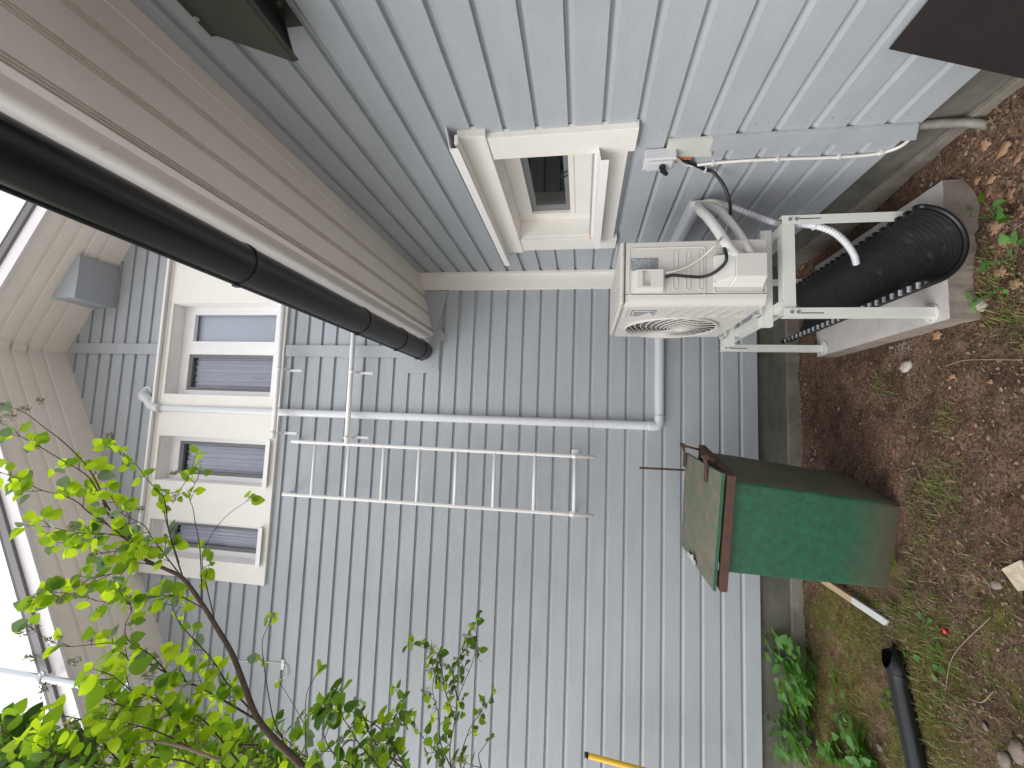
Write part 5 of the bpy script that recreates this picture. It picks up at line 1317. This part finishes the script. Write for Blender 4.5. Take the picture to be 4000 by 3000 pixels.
stone(3930, 2970, .030, 'oblong stone next to the large one in the corner', None, .5)
stone(3440, 2920, .022, 'grey stone between the weeds and the black downpipe', None, .5)
stone(3290, 1860, .010, 'small tan stone by the foot of the green container', None, .6)
stone(3850, 2840, .014, 'flat grey pebble on the bare soil', None, .4)
stone(3880, 880, .020, 'rounded brown stone near the slab corner weed', None, .6)
# cream board scrap at the edge
mb = MB(); c4 = [gpt_(3935, 2225), gpt_(4010, 2190), gpt_(4060, 2300), gpt_(4000, 2310)]; mb.prism([p + Vector((0, 0, .012)) for p in c4], (0, 0, .008)); tag(mb.build('board_scrap', mat('scrap_cream', (.55, .47, .35), .8, var=.25, vscale=30, bump=.4)), 'torn cream scrap of board lying at the edge of the yard', 'scrap')
# dead leaves: lobed, curled
def dead(px, py, s, label, a=None):
    p = gpt_(px, py) + Vector((0, 0, .010)); a = R.uniform(0, 6.28) if a is None else a; n = 22; vs = [(0, 0, .004)]
    for i in range(n):
        th = 2 * PI * i / n; lobe = .62 + .38 * abs(math.cos(th * 2.5)) ** .7 + R.uniform(-.06, .06); r = s * lobe
        vs.append((r * math.cos(th), r * .8 * math.sin(th), .35 * r * math.sin(th * 1.5 + 1) * .5 + R.uniform(-.003, .004)))
    me = MB(); me.add(vs, [(0, 1 + i, 1 + (i + 1) % n) for i in range(n)], 0, True); o = me.build('dead_leaf', DEADL); o.location = p; o.rotation_euler = (R.uniform(-.25, .25), R.uniform(-.25, .25), a)
    sm_ = o.modifiers.new('thickness', 'SOLIDIFY'); sm_.thickness = .0006
    tag(o, label, 'dead leaf', 'dead leaves on the soil')
for px, py, s, lb in ((3925, 585, .042, 'largest lobed brown leaf near the grey conduit end'), (3855, 565, .030, 'curled brown leaf between the conduit end and the slab'), (3880, 700, .026, 'brown leaf fragment on the soil above the weed by the slab'), (3825, 705, .022, 'folded tan leaf near the slab corner'),
    (3865, 755, .034, 'tan leaf lying over the weed at the slab corner'), (3900, 890, .034, 'orange brown lobed leaf beside the rounded stone'), (3955, 760, .030, 'brown leaf close to the picture edge above the stones'), (3985, 620, .028, 'pinkish brown leaf at the edge below the conduit'), (3940, 940, .030, 'orange brown leaf among green weeds'), (3920, 1060, .028, 'pale brown leaf in the weed patch in front of the half pipe'),
    (3975, 1110, .026, 'dull brown leaf at the lower weed patch'), (3140, 1040, .040, 'reddish leaf in the shade behind the stand legs'), (3120, 1215, .028, 'reddish leaf at the foundation behind the near stand leg'), (3730, 1470, .018, 'small tan leaf left of the slab on bare soil'), (3670, 1310, .026, 'flat reddish leaf scrap at the slab edge'), (3880, 1490, .016, 'little curled leaf on the open soil'),
    (3040, 2420, .018, 'tan leaf on the foundation ledge'), (3820, 1660, .015, 'small pale leaf in the middle of the bare soil'), (3500, 1760, .014, 'small light leaf scrap on the clay')):
    dead(px, py, s, lb)
# litter of leaf fragments
fm = MB()
for i in range(2200):
    if i < 800: px, py = R.gauss(3930, 80), R.gauss(800, 260)
    else: px, py = R.uniform(3200, 4050), R.uniform(1250, 3000)
    p = gpt_(px, py)
    if inblock(p.x, p.y) or p.y > 3.58: continue
    p.z += .004; l = R.uniform(.003, .015); a = R.uniform(0, 6.28); u = Vector((math.cos(a), math.sin(a), R.uniform(-.3, .3))) * l; v = Vector((-math.sin(a), math.cos(a), R.uniform(-.3, .3))) * l * R.uniform(.15, .8)
    fm.add([p - u, p - v, p + u * R.uniform(.5, 1), p + v * R.uniform(.6, 1)], [(0, 1, 2, 3)], R.choice((0, 1, 1)) if i < 800 else 1)
tag(fm.build('leaf_litter', [DEADL, mat('litter_pale', (.20, .14, .095), .85, var=.3, vscale=30)]), 'brown leaf fragments and straw scattered on the soil', 'leaf litter', kind='stuff')
# dry stems
for i, (pts, lb) in enumerate((([(3700, 1430), (3780, 1408), (3880, 1404), (4010, 1406)], 'long thin dry stalk lying on the open soil'), ([(3540, 1840), (3590, 1830), (3610, 1890)], 'bent brown twig near the green container'), ([(3790, 1140), (3830, 1160), (3870, 1190)], 'short dry twig by the pale stone'),
    ([(3940, 960), (3975, 900), (4010, 870)], 'straw coloured stalk over the brown leaves'), ([(3560, 1930), (3640, 1960), (3680, 2010)], 'pale stalk crossing the soil in front of the container'), ([(3780, 2200), (3850, 2250), (3880, 2300)], 'thin curved stem in the moss'), ([(3880, 2410), (3740, 2560), (3700, 2700)], 'long arched dry stalk across the moss'), ([(3780, 2790), (3830, 2850)], 'stout short stick on the soil'), ([(3785, 2725), (3850, 2745), (3890, 2700)], 'forked root end on the bare soil'))):
    mb = MB(); mb.tube(curve([gpt_(*q) + Vector((0, 0, .008 + .006 * (k % 2))) for k, q in enumerate(pts)], 5), R.uniform(.0016, .0028), 6); tag(mb.build('dry_stalk', BARKL), lb, 'stalk', 'dry stalks on the soil')
p = gpt_(3703, 2476); mb = MB(); mb.tube([p + Vector((0, 0, .008)), p + Vector((.02, .008, .012))], .008, 10); tag(mb.build('red_cap', mat('red_plastic', (.6, .03, .015), .4)), 'tiny bright red plastic cap on the moss', 'cap')
